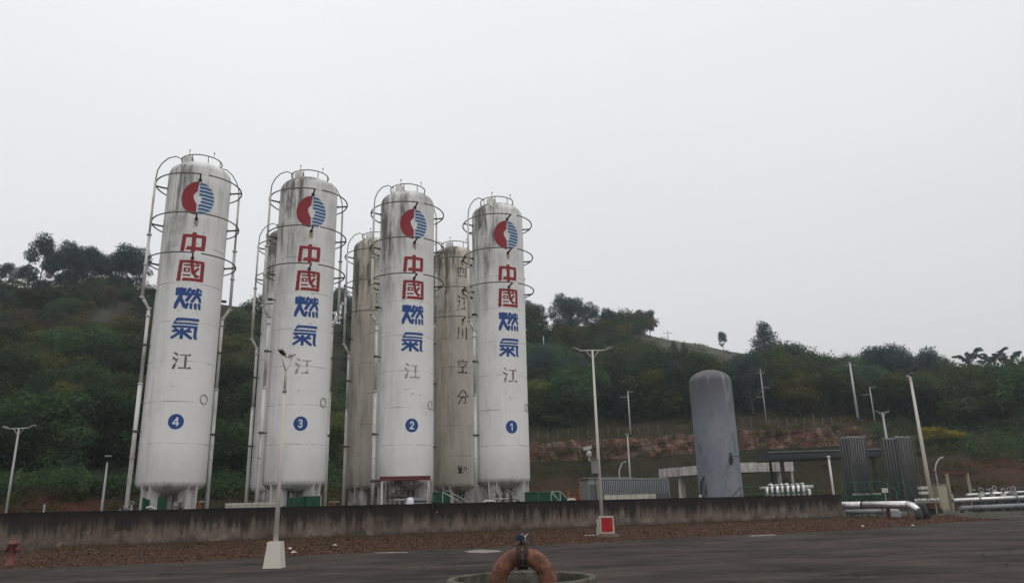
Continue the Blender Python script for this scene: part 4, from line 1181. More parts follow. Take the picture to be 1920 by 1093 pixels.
# ---- lamps
def floodlamp(base, h, arm_ang, half, label, group, m='lamp_grey', hs_=1.0, *, thick=None, concrete=False, r0=.10, r1=.05):
    t = thing('floodlight_mast', base, label, 'lamp', group)
    z0 = 0
    if concrete:
        part(MB().frustum((0, 0, -.02), (.53, .50), (.38, .36), .77), 'concrete_base', 'lamp_white', t)
        part(MB().frustum((0, 0, -.02), (.58, .55), (.57, .54), .035), 'footing', 'concrete', t)
        z0 = .72
    if thick:
        part(MB().tube([(0, 0, z0), (0, 0, thick)], [r0, r0 * .62], 8), 'lower_pole', m, t)
        part(MB().lathe([(.001, -.05), (r0 * .85, -.05), (r0 * .85, .05), (.001, .05)], 10, (0, 0, thick)), 'collar', 'galv', t)
        part(MB().tube([(0, 0, thick), (0, 0, h)], [r0 * .55, r0 * .45], 8), 'upper_pole', m, t)
    else:
        part(MB().tube([(0, 0, z0), (0, 0, h)], [r0, r1], 8), 'pole', m, t)
    u = Vector((cos(arm_ang), sin(arm_ang), 0)); top = Vector((0, 0, h))
    part(MB().tube([top - u * half, top + u * half], .035, 6), 'crossarm', m, t)
    for s in (-1, 1):
        part(MB().tube([(0, 0, h - .5), top + u * s * .38], .02, 5), 'brace', m, t)
        # head: a tilted housing with a lens on its underside
        c = top + u * s * (half + .12) + Vector((0, 0, .08))
        q = Matrix.Rotation(arm_ang, 3, 'Z') @ Matrix.Rotation(-s * rad(24), 3, 'Y')
        hd = MB().box(c, (.42 * hs_, .24 * hs_, .07 * hs_), M=q); hd.box(c + q @ Vector((-s * .08 * hs_, 0, .055 * hs_)), (.2 * hs_, .16 * hs_, .05 * hs_), M=q)
        o = part(hd, 'lamp_head', 'galv', t)
        part(MB().box(c + q @ Vector((0, 0, -.042 * hs_)), (.36 * hs_, .19 * hs_, .015 * hs_), M=q), 'lens', 'black', o)
    return t
GL = 'floodlight masts around the station'
b = G(514, 1066); b = b + Vector((b.x, b.y, 0)).normalized() * .28
floodlamp(b, Z(536, 668, b.length), rad(80), .20, 'nearest cream floodlight mast on a tapered concrete block in front of the wall', GL, 'lamp_white', .68, thick=Z(528, 733, b.length), concrete=True, r0=.078)
bl = G(1130, 1002); Dl = bl.length
floodlamp(bl, Z(1109, 657, Dl), rad(3), .80, 'tall white mast with the camera and grey box, red cabinet at its foot', GL, 'lamp_white', r0=.105, r1=.055)
floodlamp(B(11, 962, 60), Z(37, 803, 60), rad(-8), .85, 'grey mast with two heads at the far left behind the wall', GL, r0=.09, r1=.06)
br_ = B(1748, 945, 64)
floodlamp(br_, Z(1703, 706, 64), rad(75), .30, 'tall white mast at the right, its foot beside the beige cabinet', GL, 'lamp_white', r0=.17, r1=.09)
floodlamp(B(1675, 900, 84), Z(1665, 773, 84), rad(5), .42, 'short white mast rising behind the right tall vaporizer', GL, r0=.15, r1=.10)
t = thing('small_mast', B(190, 960, 60), 'thin white pole with a small flat head left of tank 4', 'lamp')
hh = Z(200, 866, 60)
part(MB().tube([(0, 0, 0), (0, 0, hh)], [.11, .06], 8), 'pole', 'lamp_grey', t); part(MB().tube([(0, 0, hh), (0, 0, hh + .35)], .02, 5), 'stem', 'dark_metal', t)
part(MB().lathe([(.001, 0), (.26, 0), (.20, .10), (.001, .12)], 12, (0, 0, hh + .35)), 'lamp_head', 'galv', t)

def armlamp(x, yb, xt, yt, D, reach, ang, label):
    t = thing('street_lamp', B(x, yb, D), label, 'lamp', 'small lamps with a bent arm')
    h = Z(xt, yt, D); u = Vector((cos(ang), sin(ang), 0))
    part(MB().tube([(0, 0, 0), (0, 0, h - .5), u * .15 + Vector((0, 0, h - .1)), u * reach + Vector((0, 0, h + reach * .75))], [.10, .07, .06, .05], 7), 'pole', 'lamp_grey', t)
    part(MB().bar(u * reach + Vector((0, 0, h + reach * .75)), u * (reach + .4) + Vector((0, 0, h + reach * .75 + .15)), .16, .09), 'lamp_head', 'white_steel', t)
armlamp(1162, 900, 1160, 873, 76, .35, 0, 'small bent-arm lamp behind the long grey vaporizer')
armlamp(1758, 905, 1756, 868, 78, .50, 0, 'small bent-arm lamp behind the beige cabinet at the right')
t = thing('thin_pole', B(1182, 900, 80), 'thin white pole just behind the long grey vaporizer, below the utility pole', 'pole')
part(MB().tube([(0, 0, 0), (0, 0, Z(1178, 815, 80))], [.11, .07], 7), 'shaft', 'lamp_grey', t)
part(MB().box((0, 0, Z(1178, 813, 80)), (.5, .2, .1)), 'head', 'galv', t)

def utility(base, x, ytop, label, arms, m='lamp_grey', r=.12, band=None):
    t = thing('utility_pole', base - Vector((0, 0, .6)), label, 'pole', 'utility poles on the slope')
    D = math.hypot(base.x, base.y); h = Z(x, ytop, D) - base.z + .6
    part(MB().tube([(0, 0, 0), (0, 0, h)], [r, r * .7], 7), 'shaft', m, t)
    for (dz, L, off, ang) in arms:
        u = Vector((cos(ang), sin(ang), 0)); c = Vector((0, 0, h - dz)) + u * off
        a = part(MB().bar(c - u * L / 2, c + u * L / 2, .09), 'crossarm', 'galv', t)
        for s in (-1, 0.0, 1):
            q = c + u * s * L * .46
            part(MB().lathe([(.001, 0), (.07, 0), (.09, .12), (.05, .16), (.08, .24), (.001, .3)], 7, q), 'insulator', 'dark_metal' if m == 'lamp_grey' else 'white_steel', a)
    return t
utility(T(1185, 2.2), 1183, 732, 'utility pole with two short arms standing above the red cut, left of the grey tank', [(.2, .9, .35, 0), (.9, 1.4, -.5, .2)])
utility(T(1444, 2.25), 1431, 692, 'crooked thin utility pole with several short arms right of the grey tank', [(.5, 1.3, 0, .3), (2.6, 1.2, .4, 0), (3.1, .7, 0, 0), (3.9, 1.2, -.5, .2)], r=.10)
utility(T(1619, 2.6), 1600, 680, 'tall concrete utility pole above the left tall vaporizer', [(.3, 2.0, 0, .1), (-.1, .7, .0, .1)], r=.19)
utility(T(1650, 2.7), 1641, 724, 'slim utility pole with a hooked arm between the two tall vaporizers', [(.1, .9, .4, 0), (1.1, 1.5, -.5, .1)], r=.11)
utility(T(1271, 6.0), 1268, 617, 'pole with two dark insulators standing on the bare ridge', [(1.0, 2.4, 0, 0)], r=.14)
utility(T(1694, 5.9), 1692, 650, 'left one of two distant pale poles on the skyline', [(1.2, 1.9, 0, .1)], 'galv', r=.16)
utility(T(1739, 5.9), 1735, 648, 'right one of two distant pale poles on the skyline', [(1.2, 2.0, 0, .1)], 'galv', r=.16)
utility(T(1027, 4.9), 1026, 630, 'thin faint pole in the trees right of tank 1', [], r=.12)

# ---- camera, box and red cabinet at the middle mast
def on_mast(y): return bl + Vector((0, 0, Z(1116, y, Dl)))
p = on_mast(852)
t = thing('security_camera', p, 'white security camera on a bracket at the left side of the middle mast', 'camera')
part(MB().box((-.28, -.05, -.30), (.52, .07, .07)).box((-.50, -.05, -.22), (.08, .08, .22)), 'bracket', 'white_steel', t)
part(MB().lathe([(.001, -.12), (.13, -.10), (.14, .10), (.09, .22), (.001, .24)], 12, (-.50, -.05, .0)), 'dome_housing', 'white_steel', t)
q = Matrix.Rotation(rad(-12), 3, 'Y')
o = part(MB().box((-.58, -.08, .34), (.46, .17, .15), M=q).box((-.60, -.08, .425), (.54, .21, .025), M=q), 'housing', 'white_steel', t)
part(MB().lathe([(.001, 0), (.06, 0), (.06, .03), (.001, .03)], 10, (-.83, -.08, .29), axis=Matrix.Rotation(rad(-100), 3, 'Y')), 'lens', 'black', o)
t = thing('junction_box', on_mast(888), 'grey equipment box strapped to the middle mast below the camera', 'box')
part(MB().box((-.22, -.03, .36), (.36, .30, .70)), 'enclosure', 'galv', t)
part(MB().box((-.22, -.19, .36), (.31, .015, .63)), 'door', 'galv', t)
part(MB().box((-.22, -.03, .725), (.42, .36, .03)), 'rain_cover', 'dark_metal', t)
part(MB().tube([(-.25, -.03, .01), (-.25, -.03, -1.2), (-.27, -.02, -2.0)], .035, 6), 'conduit', 'dark_metal', t)
pr = G(1138, 1009)
t = thing('fire_cabinet', pr, 'red-doored cabinet in a white frame at the foot of the middle mast', 'cabinet')
zb, zt_ = .22, Z(1136, 967, pr.length)
hc = zt_ - zb; wc = .68
part(MB().box((.03, .12, zb + hc / 2), (wc, .34, hc)), 'body', 'white_steel', t)
fr = MB()
for sx_ in (-1, 1): fr.box((.03 + sx_ * (wc / 2 - .035), -.065, zb + hc / 2), (.07, .03, hc))
for sz_ in (0, 1): fr.box((.03, -.065, zb + .035 + sz_ * (hc - .07)), (wc - .14, .03, .07))
part(fr, 'door_frame', 'white_steel', t)
dr = part(MB().box((.03, -.062, zb + hc / 2), (wc - .15, .012, hc - .15)), 'door', 'red_paint', t)
part(MB().box((.03, -.075, zb + hc / 2), (.012, .012, hc - .16)), 'centre_bar', 'dark_red', dr)
r = random.Random(5); mb = MB(); mb.box((-.37, .1, zb + hc * .42), (.10, .30, hc * .86)); mb.box((-.42, .05, zb + .1), (.08, .2, .3)); mb.box((-.39, .02, zb + hc * .7), (.1, .2, .25))
part(mb, 'peeling_side', 'white_tile', t)
mb = MB(); mb.lathe([(.001, -.05), (.62, -.05), (.60, .12), (.46, .21), (.001, .22)], 11)
mb.v = [(x * (1 + .1 * sin(y * 9)), y * .55 + .12, z) for x, y, z in mb.v]
tag(mb.build('dark_plinth', M['stone'], None, pr + Vector((0, 0, 0))), 'lumpy dark stone mound under the red cabinet', 'mound')
tag(MB().frustum((0, 0, 0), (.75, .5), (.7, .45), .09).build('stone_slab', M['white_tile'], None, G(1110, 1006)), 'small pale slab on the verge left of the red cabinet', 'slab')

# ---- hydrant
ph = G(18, 1061)
t = thing('fire_hydrant', ph, 'faded red hydrant on the verge at the left edge', 'hydrant')
part(MB().lathe([(.001, 0), (.20, 0), (.20, .05), (.13, .07), (.12, .62), (.15, .64), (.15, .70), (.001, .70)], 16), 'barrel', 'hydrant_red', t)
part(MB().lathe([(.001, .70), (.20, .70), (.20, .76), (.16, .80), (.10, .86), (.05, .88), (.05, .94), (.001, .94)], 16), 'bonnet', 'hydrant_red', t)
for a in (-1, 1):
    q = Matrix.Rotation(a * PI / 2, 3, 'Y')
    part(MB().lathe([(.001, .0), (.065, .0), (.065, .17), (.085, .17), (.085, .24), (.001, .24)], 12, (0, 0, .55), axis=q), 'outlet_cap', 'hydrant_red', t)

# ---- manhole ring with the arched pipe and valve
pc = B(977, 1083, 14.5)
RO, RI, HR = 1.36, 1.23, .34
t = thing('manhole_ring', pc, 'round rough concrete ring around the orange arched pipe in the foreground', 'manhole ring')
mb = MB(); n = 72; prof = [(RO + .02, -.02), (RO, HR - .02), (RO - .02, HR), (RI + .02, HR), (RI, HR - .02), (RI, .012)]
mb.lathe(prof, n, smooth=False)
mb.v = [(x * (1 + .006 * mnoise.noise(Vector((x * 4, y * 4, z * 5)))), y * (1 + .006 * mnoise.noise(Vector((x * 4, y * 4, z * 5 + 9)))), z + .008 * mnoise.noise(Vector((x * 6, y * 6, 1)))) for x, y, z in mb.v]
part(mb, 'ring_wall', 'ring_concrete', t)
tag(MB().lathe([(RI, .010), (.001, .014)], 40).build('ring_floor', M['hill'], t))
mb = MB(); r = random.Random(8)
for k in range(2600):
    a = r.uniform(0, 6.28); q = RI * .97 * math.sqrt(r.random())
    p = Vector((q * cos(a), q * sin(a), .012)); d = Vector((r.uniform(-1, 1), r.uniform(-1, 1), r.uniform(.4, 1.6))).normalized() * r.uniform(.03, .11)
    s_ = Vector((-d.y, d.x, 0)).normalized() * .008
    mb.add([p - s_, p + s_, p + d], [(0, 1, 2)])
tag(mb.build('grass', M['leaf_olive'], t), kind='stuff')
arch = thing('arched_pipe', pc + Vector((.035, 0, 0)), 'rusty orange arched pipe with a flanged valve standing in the concrete ring', 'pipe')
RA, PR_, ZC = .46, .160, .235
for s in (-1, 1):
    pts = [Vector((s * RA, 0, -.05)), Vector((s * RA, 0, .15)), Vector((s * RA, 0, ZC))]
    for k in range(1, 12):
        a = (PI / 2 - .10) * k / 11; pts.append(Vector((s * RA * cos(a), 0, ZC + RA * sin(a))))
    o = part(MB().tube(pts, PR_, 28), 'elbow', 'terracotta', arch)
    part(MB().tube([(s * RA + (PR_ + .003) * cos(q * PI / 14), (PR_ + .003) * sin(q * PI / 14), .22) for q in range(28)], .006, 5, closed=True), 'weld_bead', 'terracotta', o)
    xq = Matrix.Rotation(s * PI / 2, 3, 'Y')
    part(MB().lathe([(PR_, .0), (PR_ + .075, .0), (PR_ + .075, .028), (PR_, .028)], 28, (s * .052, 0, ZC + RA), axis=xq), 'flange', 'rusty_flange', arch)
    for k in range(12):
        a = 2 * PI * (k + .5) / 12
        part(MB().lathe([(.001, 0), (.016, 0), (.016, .022), (.001, .022)], 6, (s * .08, (PR_ + .045) * sin(a), ZC + RA + (PR_ + .045) * cos(a)), axis=xq), 'bolt', 'rusty_flange', arch)
vv = thing('butterfly_valve', arch.location + Vector((0, 0, ZC + RA)), 'dark wafer valve clamped between the flanges of the arched pipe, with blue handwheel', 'valve')
part(MB().lathe([(.13, -.046), (PR_ + .045, -.046), (PR_ + .045, .046), (.13, .046)], 28, axis=Matrix.Rotation(PI / 2, 3, 'Y')), 'wafer_body', 'dark_metal', vv)
for k in range(10):
    a = 2 * PI * (k + .3) / 10
    part(MB().tube([(-.05, (PR_ + .055) * sin(a), (PR_ + .055) * cos(a)), (.05, (PR_ + .055) * sin(a), (PR_ + .055) * cos(a))], .011, 6), 'stud', 'dark_metal', vv)
part(MB().tube([(0, 0, PR_ + .03), (-.01, -.01, PR_ + .13)], [.045, .03], 10), 'neck', 'black', vv)
part(MB().box((-.035, -.01, PR_ + .165), (.15, .13, .085), rz=.3).lathe([(.001, 0), (.065, 0), (.06, .03), (.001, .035)], 14, (-.03, -.01, PR_ + .207)), 'gearbox', 'blue_paint', vv)
hwc = Vector((.055, -.06, PR_ + .19)); ax = Vector((.55, -.75, .25)).normalized(); Qh = ax.to_track_quat('Z', 'Y').to_matrix()
hw = part(MB().tube([hwc + Qh @ Vector((.112 * cos(q * PI / 16), .112 * sin(q * PI / 16), 0)) for q in range(32)], .010, 7, closed=True), 'handwheel', 'charcoal', vv)
for k in range(3):
    a = 2 * PI * k / 3 + .5
    part(MB().tube([hwc, hwc + Qh @ Vector((.112 * cos(a), .112 * sin(a), 0))], .008, 6), 'spoke', 'silver', hw)
part(MB().tube([hwc - ax * .09, hwc + ax * .02], .018, 8), 'shaft', 'silver', hw)

# ---- cement smears and litter
def smear(name, pts, seed):
    mb = MB(); r = random.Random(seed); out = []
    for i in range(len(pts)):
        a, b = Vector(G(*pts[i])), Vector(G(*pts[(i + 1) % len(pts)]))
        for k in range(6):
            p = a.lerp(b, k / 6); p += Vector((r.uniform(-.06, .06), r.uniform(-.08, .08), 0)); p.z = .008; out.append(p)
    c = sum(out, Vector()) / len(out); n = len(out)
    mb.add(out + [c], [(i, (i + 1) % n, n) for i in range(n)])
    tag(mb.build(name, M['patch']), kind='structure')
smear('cement_patch', [(871, 1033), (895, 1030), (938, 1031.5), (942, 1034), (905, 1037), (880, 1036)], 1)
#smear('cement_patch', [(1340, 1007.2), (1388, 1006), (1390, 1008), (1350, 1009)], 2)
smear('cement_patch', [(1402, 1003.6), (1452, 1001.6), (1454, 1003.4), (1410, 1005.4)], 3)
smear('cement_patch', [(700, 1035.5), (764, 1034.4), (762, 1036), (705, 1037)], 4)
#smear('cement_patch', [(1715, 996.5), (1740, 995.6), (1739, 997), (1716, 998)], 5)
def seam(pts, wd, seed):
    mb = MB(); P_ = [G(*p) for p in pts]; fine = []
    for a, b_ in zip(P_, P_[1:]):
        for k in range(12):
            p = a.lerp(b_, k / 12); p.y += .10 * mnoise.noise(Vector((p.x * 1.1, seed, 0))) + .04 * mnoise.noise(Vector((p.x * 6, seed, 0))); fine.append(p)
    for a, b_ in zip(fine, fine[1:]):
        w1 = wd * (.6 + .8 * abs(mnoise.noise(a * 2))); mb.add([(a.x, a.y - w1, .005), (b_.x, b_.y - w1, .005), (b_.x, b_.y + w1, .005), (a.x, a.y + w1, .005)], [(0, 1, 2, 3)])
    tag(mb.build('tar_seam', M['tar']), kind='structure')
seam([(1440, 1049), (1620, 1062), (1780, 1076), (1925, 1087)], .030, 1)
seam([(1180, 1030), (1420, 1040), (1600, 1046)], .022, 5)
seam([(60, 1084), (300, 1079), (560, 1074), (800, 1062)], .020, 9)
lit = [(628, 1023, 'white scrap of paper lying below the wall right of the nearest mast'), (544, 1029, 'pale crumpled scrap on the verge close to the nearest mast'), (551, 1036, 'small pale scrap at the asphalt edge right of the nearest mast'),
       (1712, 986, 'white scrap at the end of the dirt verge near the black pipe legs'), (1618, 987, 'pale scrap on the dirt verge below the wall end')]
for k, (x, y, lb) in enumerate(lit):
    r = random.Random(k); p = G(x, y, .12); mb = MB(); n = 9
    vs = [(.11 * cos(q * 6.28 / n) * r.uniform(.6, 1.1), .10 * sin(q * 6.28 / n) * r.uniform(.6, 1.1), r.uniform(0, .05)) for q in range(n)] + [(0, 0, .09), (0, 0, -.02)]
    mb.add(vs, [(q, (q + 1) % n, n) for q in range(n)] + [((q + 1) % n, q, n + 1) for q in range(n)])
    tag(mb.build('paper_scrap', M['paper'], None, p), lb, 'litter')
r = random.Random(77)
mb = MB()
for k in range(260):
    i = r.randrange(NXD); f, b_ = dirt_rows[i]; L = (b_ - f).length; tt = r.random() * .9; p = f.lerp(b_, tt)
    s_ = r.uniform(.02, .07); c = Vector((p.x, p.y, dirt_z(p, L * tt, L) + s_ * .3))
    vs = [c + Vector((r.uniform(.6, 1.1) * s_ * dx, r.uniform(.6, 1.1) * s_ * dy, r.uniform(.4, .9) * s_ * dz)) for dx, dy, dz in ((1, 0, 0), (0, 1, 0), (-1, 0, 0), (0, -1, 0), (0, 0, 1), (0, 0, -1))]
    mb.add(vs, [(0, 1, 4), (1, 2, 4), (2, 3, 4), (3, 0, 4), (1, 0, 5), (2, 1, 5), (3, 2, 5), (0, 3, 5)])
tag(mb.build('loose_stones', M['stone']), kind='stuff')

# ---- grey tank
Dg = 60.5
pg = B(1353, 935, Dg); RG = 1.62
zt2 = Z(1331, 682, Dg); t = thing('grey_tank', pg, 'plain blue-grey vertical tank with a blotchy domed top standing alone', 'tank')
prof = [(RG, .02), (RG, 3), (RG, 6), (RG, 9), (RG, zt2 - 1.5)] + [(RG * cos(PI / 2 * k / 10), zt2 - 1.5 + .98 * sin(PI / 2 * k / 10)) for k in range(1, 10)] + [(.001, zt2 - .52)]
part(MB().lathe(prof, 56), 'shell', 'grey_shell', t)
gz = Z(1361, 861, Dg)
va = rad(20)
g_ = part(MB().tube([(cyl(RG + .10, va, gz - .45)), cyl(RG + .10, va, gz + .40)], .07, 7).box(cyl(RG + .05, va, gz - .1), (.22, .22, .36), rz=va), 'level_gauge', 'black', t)
part(MB().tube([cyl(RG + .1, va, gz + .15), cyl(RG + .35, rad(75), gz + .2)], .022, 6), 'impulse_pipe', 'dark_metal', g_)
t2 = thing('valve_set', B(1317, 932, Dg - 1.2), 'dark pipe bend with a valve wheel at the left foot of the grey tank', 'valve')
part(MB().tube([(-.1, 0, 0), (-.1, 0, 1.9), (0, 0, 2.9), (.25, .0, 3.3), (.55, 0, 2.9), (.6, 0, 1.5)], .09, 8), 'pipe_bend', 'black', t2)
part(MB().tube([(-.1 + .34 * cos(q * PI / 8), -.1, 2.2 + .34 * sin(q * PI / 8)) for q in range(16)], .035, 6, closed=True), 'wheel', 'dark_metal', t2)
part(MB().box((.5, 0, 2.35), (.4, .35, .8)), 'valve_body', 'charcoal', t2)
part(MB().lathe([(.001, 0), (.1, .03), (.12, .14), (.08, .24), (.001, .28)], 10, (-.2, -.2, 1.75)), 'white_cap', 'white_steel', t2)

# ---- finned vaporizers
def star(r1, r2, h, k=8):
    mb = MB(); vs = []
    for z in (0, h):
        for q in range(k * 2):
            a = PI * q / k; rr = r1 if q % 2 == 0 else r2
            vs.append((rr * cos(a), rr * sin(a), z))
    n = 2 * k
    return mb.add(vs, [(q, (q + 1) % n, n + (q + 1) % n, n + q) for q in range(n)] + [tuple(range(n - 1, -1, -1)), tuple(range(n, 2 * n))])
def vaporizer(loc, rz, nx, ny, sp, z0, z1, label, m='fin', fullgrid=False):
    t = thing('finned_vaporizer', loc, label, 'vaporizer', 'finned ambient vaporizers', rz)
    me = None
    for i in range(nx):
        for j in range(ny):
            if not (i in (0, nx - 1) or j in (0, ny - 1)): continue
            x, y = (i + .5) * sp, (j + .5) * sp
            if me is None:
                o = (star(sp * .49, sp * .12, z1 - z0, 4) if fullgrid else MB().lathe([(.001, 0), (sp * .27, 0), (sp * .27, z1 - z0), (.001, z1 - z0)], 8)).build('fin_tube', M[m], t, (x, y, z0)); me = o.data
            else: link('fin_tube', me, t, (x, y, z0))
    if not fullgrid: part(MB().box((nx * sp / 2, ny * sp / 2, (z0 + z1) / 2), (nx * sp - sp * .8, ny * sp - sp * .8, z1 - z0 - .1)), 'gap_shade_block', 'fin_gap_shade', t)  # added dark block: the shade between the tubes is put into its colour
    for j in (0, ny - 1):
        part(MB().tube([(0, (j + .5) * sp, z1 + .08), (nx * sp, (j + .5) * sp, z1 + .08)], .05, 6), 'header_pipe', 'galv', t)
    for i in range(0, nx, 2):
        part(MB().tube([((i + .5) * sp, .5 * sp, z1), ((i + .5) * sp, .5 * sp, z1 + .14), ((i + 1.5) * sp, .5 * sp, z1 + .14), ((i + 1.5) * sp, .5 * sp, z1)], .03, 5), 'return_bend', 'silver', t)
    for x, y in ((0, 0), (nx * sp, 0), (nx * sp, ny * sp), (0, ny * sp)):
        part(MB().box((x, y, z1 / 2), (.09, .09, z1)), 'frame_leg', m, t)
    part(MB().box((nx * sp / 2, -.03, z0 + (z1 - z0) * .62), (nx * sp, .04, .05)), 'tie_bar', m, t)
    return t
a, b_ = B(1122, 936, 62), B(1256, 934, 66); rz, L = span(a, b_)
nt_ = 40
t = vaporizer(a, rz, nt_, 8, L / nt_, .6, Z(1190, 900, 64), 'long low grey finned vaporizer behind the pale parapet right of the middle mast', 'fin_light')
part(MB().bar((-1.2, .2, Z(1100, 896, 62)), (L * .5, .2, Z(1150, 896, 63) + .05), .08), 'top_bar', 'galv', t)
t = thing('grey_enclosure', B(1106, 935, 61.5), 'plain grey sheet metal box at the left end of the long finned vaporizer', 'enclosure', rz=rz)
part(MB().box((.4, .6, 1.7), (1.0, 1.2, 3.2)), 'casing', 'fin_light', t); part(MB().box((.35, -.02, 1.7), (.7, .03, 2.7)), 'door', 'fin', t)
for (x0_, D, nx, ny, lb, off) in ((1604, 66, 7, 3, 'left one of the two tall grey finned vaporizers', TPHI), (1698, 65, 6, 5, 'right one of the two tall grey finned vaporizers, beside the right mast', TPHI)):
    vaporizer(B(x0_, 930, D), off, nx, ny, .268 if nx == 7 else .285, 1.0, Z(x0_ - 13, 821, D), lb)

dw = lambda x, e: wallD(x) + e
# ---- pale parapets with panels
def parapet(x0_, x1_, yb, yt, D0, D1, nx, nz, label):
    a, b_ = B(x0_, yb, D0), B(x1_, yb, D1); rz, L = span(a, b_); zt = Z((x0_ + x1_) / 2, yt, (D0 + D1) / 2)
    zl = Z((x0_ + x1_) / 2, yb, (D0 + D1) / 2)
    t = thing('panelled_parapet', a, label, 'parapet', rz=rz)
    part(MB().box((L / 2, .2, (zl - .3) / 2), (L, .3, zl - .3)), 'base_wall', 'concrete', t)
    part(MB().box((L / 2, .2, (zt + zl - .3) / 2), (L - .05, .2, zt - zl + .26)), 'core', 'beige', t)
    w_, h_ = L / nx, (zt - zl + .3) / nz; me = None
    for i in range(nx):
        for j in range(nz):
            c = ((i + .5) * w_, .07, zl - .3 + (j + .5) * h_)
            if me is None: o = MB().box((0, 0, 0), (w_ - .035, .06, h_ - .03)).build('panel', M['white_tile'], t, c); me = o.data
            else: link('panel', me, t, c)
parapet(421, 522, 954, 941.5, dw(421, .6), dw(522, .6), 8, 4, 'low cream panelled parapet behind the wall between tanks 4 and 3')
parapet(1134, 1231, 938, 926, 57, 59, 8, 1, 'low cream panelled parapet in front of the long grey vaporizer')
parapet(1097, 1112, 941, 937, 55, 55.5, 2, 1, 'short pale block left of the middle mast behind the wall')

# ---- white station canopy
Ps = [B(1240, 940, 85), B(1358, 936, 76.5), B(1495, 933, 79.0)]; Ps.append(Ps[0] + Ps[2] - Ps[1])
zc0, zc1 = Z(1440, 884, 78), Z(1440, 866, 78)
t = thing('white_canopy', Ps[0], 'flat white canopy with a streaky fascia behind the grey tank', 'canopy')
o0 = Ps[0]
mb = MB(); q = [p - o0 for p in Ps]
cen = sum(q, Vector()) / 4
ins = [cen + (p - cen) * .985 for p in q]
mb.add([(p.x, p.y, zc0 + .05) for p in ins] + [(p.x, p.y, zc1 - .05) for p in ins], [(0, 3, 2, 1), (4, 5, 6, 7), (0, 1, 5, 4), (1, 2, 6, 5), (2, 3, 7, 6), (3, 0, 4, 7)])
part(mb, 'roof_slab', 'concrete', t)
for i0, n in ((0, 8), (1, 8)):
    a, b_ = q[i0], q[i0 + 1]; rz, L = span(a, b_)
    me = None
    for k in range(n):
        c = a.lerp(b_, (k + .5) / n); c.z = (zc0 + zc1) / 2
        if me is None: o = MB().box((0, 0, 0), (L / n - .03, .10, zc1 - zc0)).build('fascia_panel', M['fascia'], t, c, rz); me = o.data
        else: link('fascia_panel', me, t, c, rz)
for x, D, w_ in ((1281, 83, .55), (1464, 80.5, .85), (1490, 79.5, .25), (1330, 90, .5)):
    p = B(x, 938, D) - o0; part(MB().box((p.x, p.y, zc0 / 2 + .02), (w_, w_, zc0 + .04), rz=.3), 'column', 'fascia', t)

# ---- dark roofed shelter
a, b_ = B(1452, 935, 71), B(1668, 930, 74); rz, L = span(a, b_); z0_, z1_ = Z(1560, 858.5, 72.5), Z(1560, 844.5, 72.5)
t = thing('dark_shelter', a, 'charcoal flat-roofed steel shelter between the grey tank and the tall vaporizers', 'shelter', rz=rz)
part(MB().box((L / 2, 2.4, (z0_ + z1_) / 2), (L, 4.6, z1_ - z0_)), 'roof', 'charcoal', t)
part(MB().box((L / 2, .05, z0_ + .08), (L + .1, .09, .13)), 'gutter', 'black', t)
part(MB().box((L / 2, .07, z1_ + .03), (L + .14, .16, .06)), 'roof_edge', 'galv', t)
for x, y_, m_, w_ in ((1.1, .4, 'black', .28), (6.5, .4, 'black', .24), (L - .7, .4, 'black', .24), (1.1, 4.3, 'black', .2), (6.5, 4.3, 'black', .2)):
    part(MB().box((x, y_, z0_ / 2), (w_, w_, z0_ - .002)), 'column', m_, t)
t = thing('vent_post', B(1564, 932, 62.5), 'thin white vent pipe standing in front of the dark shelter', 'pipe')
hv = Z(1555, 858, 62.5); part(MB().tube([(0, 0, 0), (0, 0, hv)], .09, 8), 'pipe', 'white_pipe', t); part(MB().lathe([(.001, 0), (.15, 0), (.12, .14), (.001, .16)], 10, (0, 0, hv)), 'cap', 'white_pipe', t)

# ---- railings (posts and rails are parts)
def railing(name, pts, h, m, label, posts=5, mid=True, panel=None, z0=0.0, infill=0):
    """pts: world foot points"""
    t = thing(name, pts[0], label, 'railing')
    o = pts[0]; q = [p - o for p in pts]
    up = Vector((0, 0, h))
    part(MB().tube([p + up for p in q], .032, 6), 'top_rail', m, t)
    if mid: part(MB().tube([p + up * .5 for p in q], .024, 6), 'mid_rail', m, t)
    for a, b_ in zip(q, q[1:]):
        n = max(1, round((b_ - a).length / posts)) if posts > 0 else 1
        for k in range(n + 1):
            if k == 0 and a is not q[0]: continue
            p = a.lerp(b_, k / n); part(MB().tube([p - Vector((0, 0, .3)), p + up], .028, 6), 'post', m, t)
        if infill:
            L = (b_ - a).length; n = int(L / infill)
            for k in range(1, n): 
                p = a.lerp(b_, k / n); part(MB().tube([p + up * .05, p + up * .98], .011, 4), 'baluster', m, t)
        if panel:
            d = (b_ - a).normalized(); nrm = Vector((-d.y, d.x, 0)).normalized() * .015
            c = [a + up * .06 + nrm * 2, b_ + up * .06 + nrm * 2, b_ + up * .97 + nrm * 2, a + up * .97 + nrm * 2]; c2 = [p + nrm for p in c]
            part(MB().add([tuple(p) for p in c + c2], [(0, 1, 2, 3), (7, 6, 5, 4), (0, 4, 5, 1), (1, 5, 6, 2), (2, 6, 7, 3), (3, 7, 4, 0)]), 'mesh_panel', panel, t)
    return t
def PP(x, y, D, h=0): p = P(x, y, D); p.z -= h; return p
dw = lambda x, e: wallD(x) + e
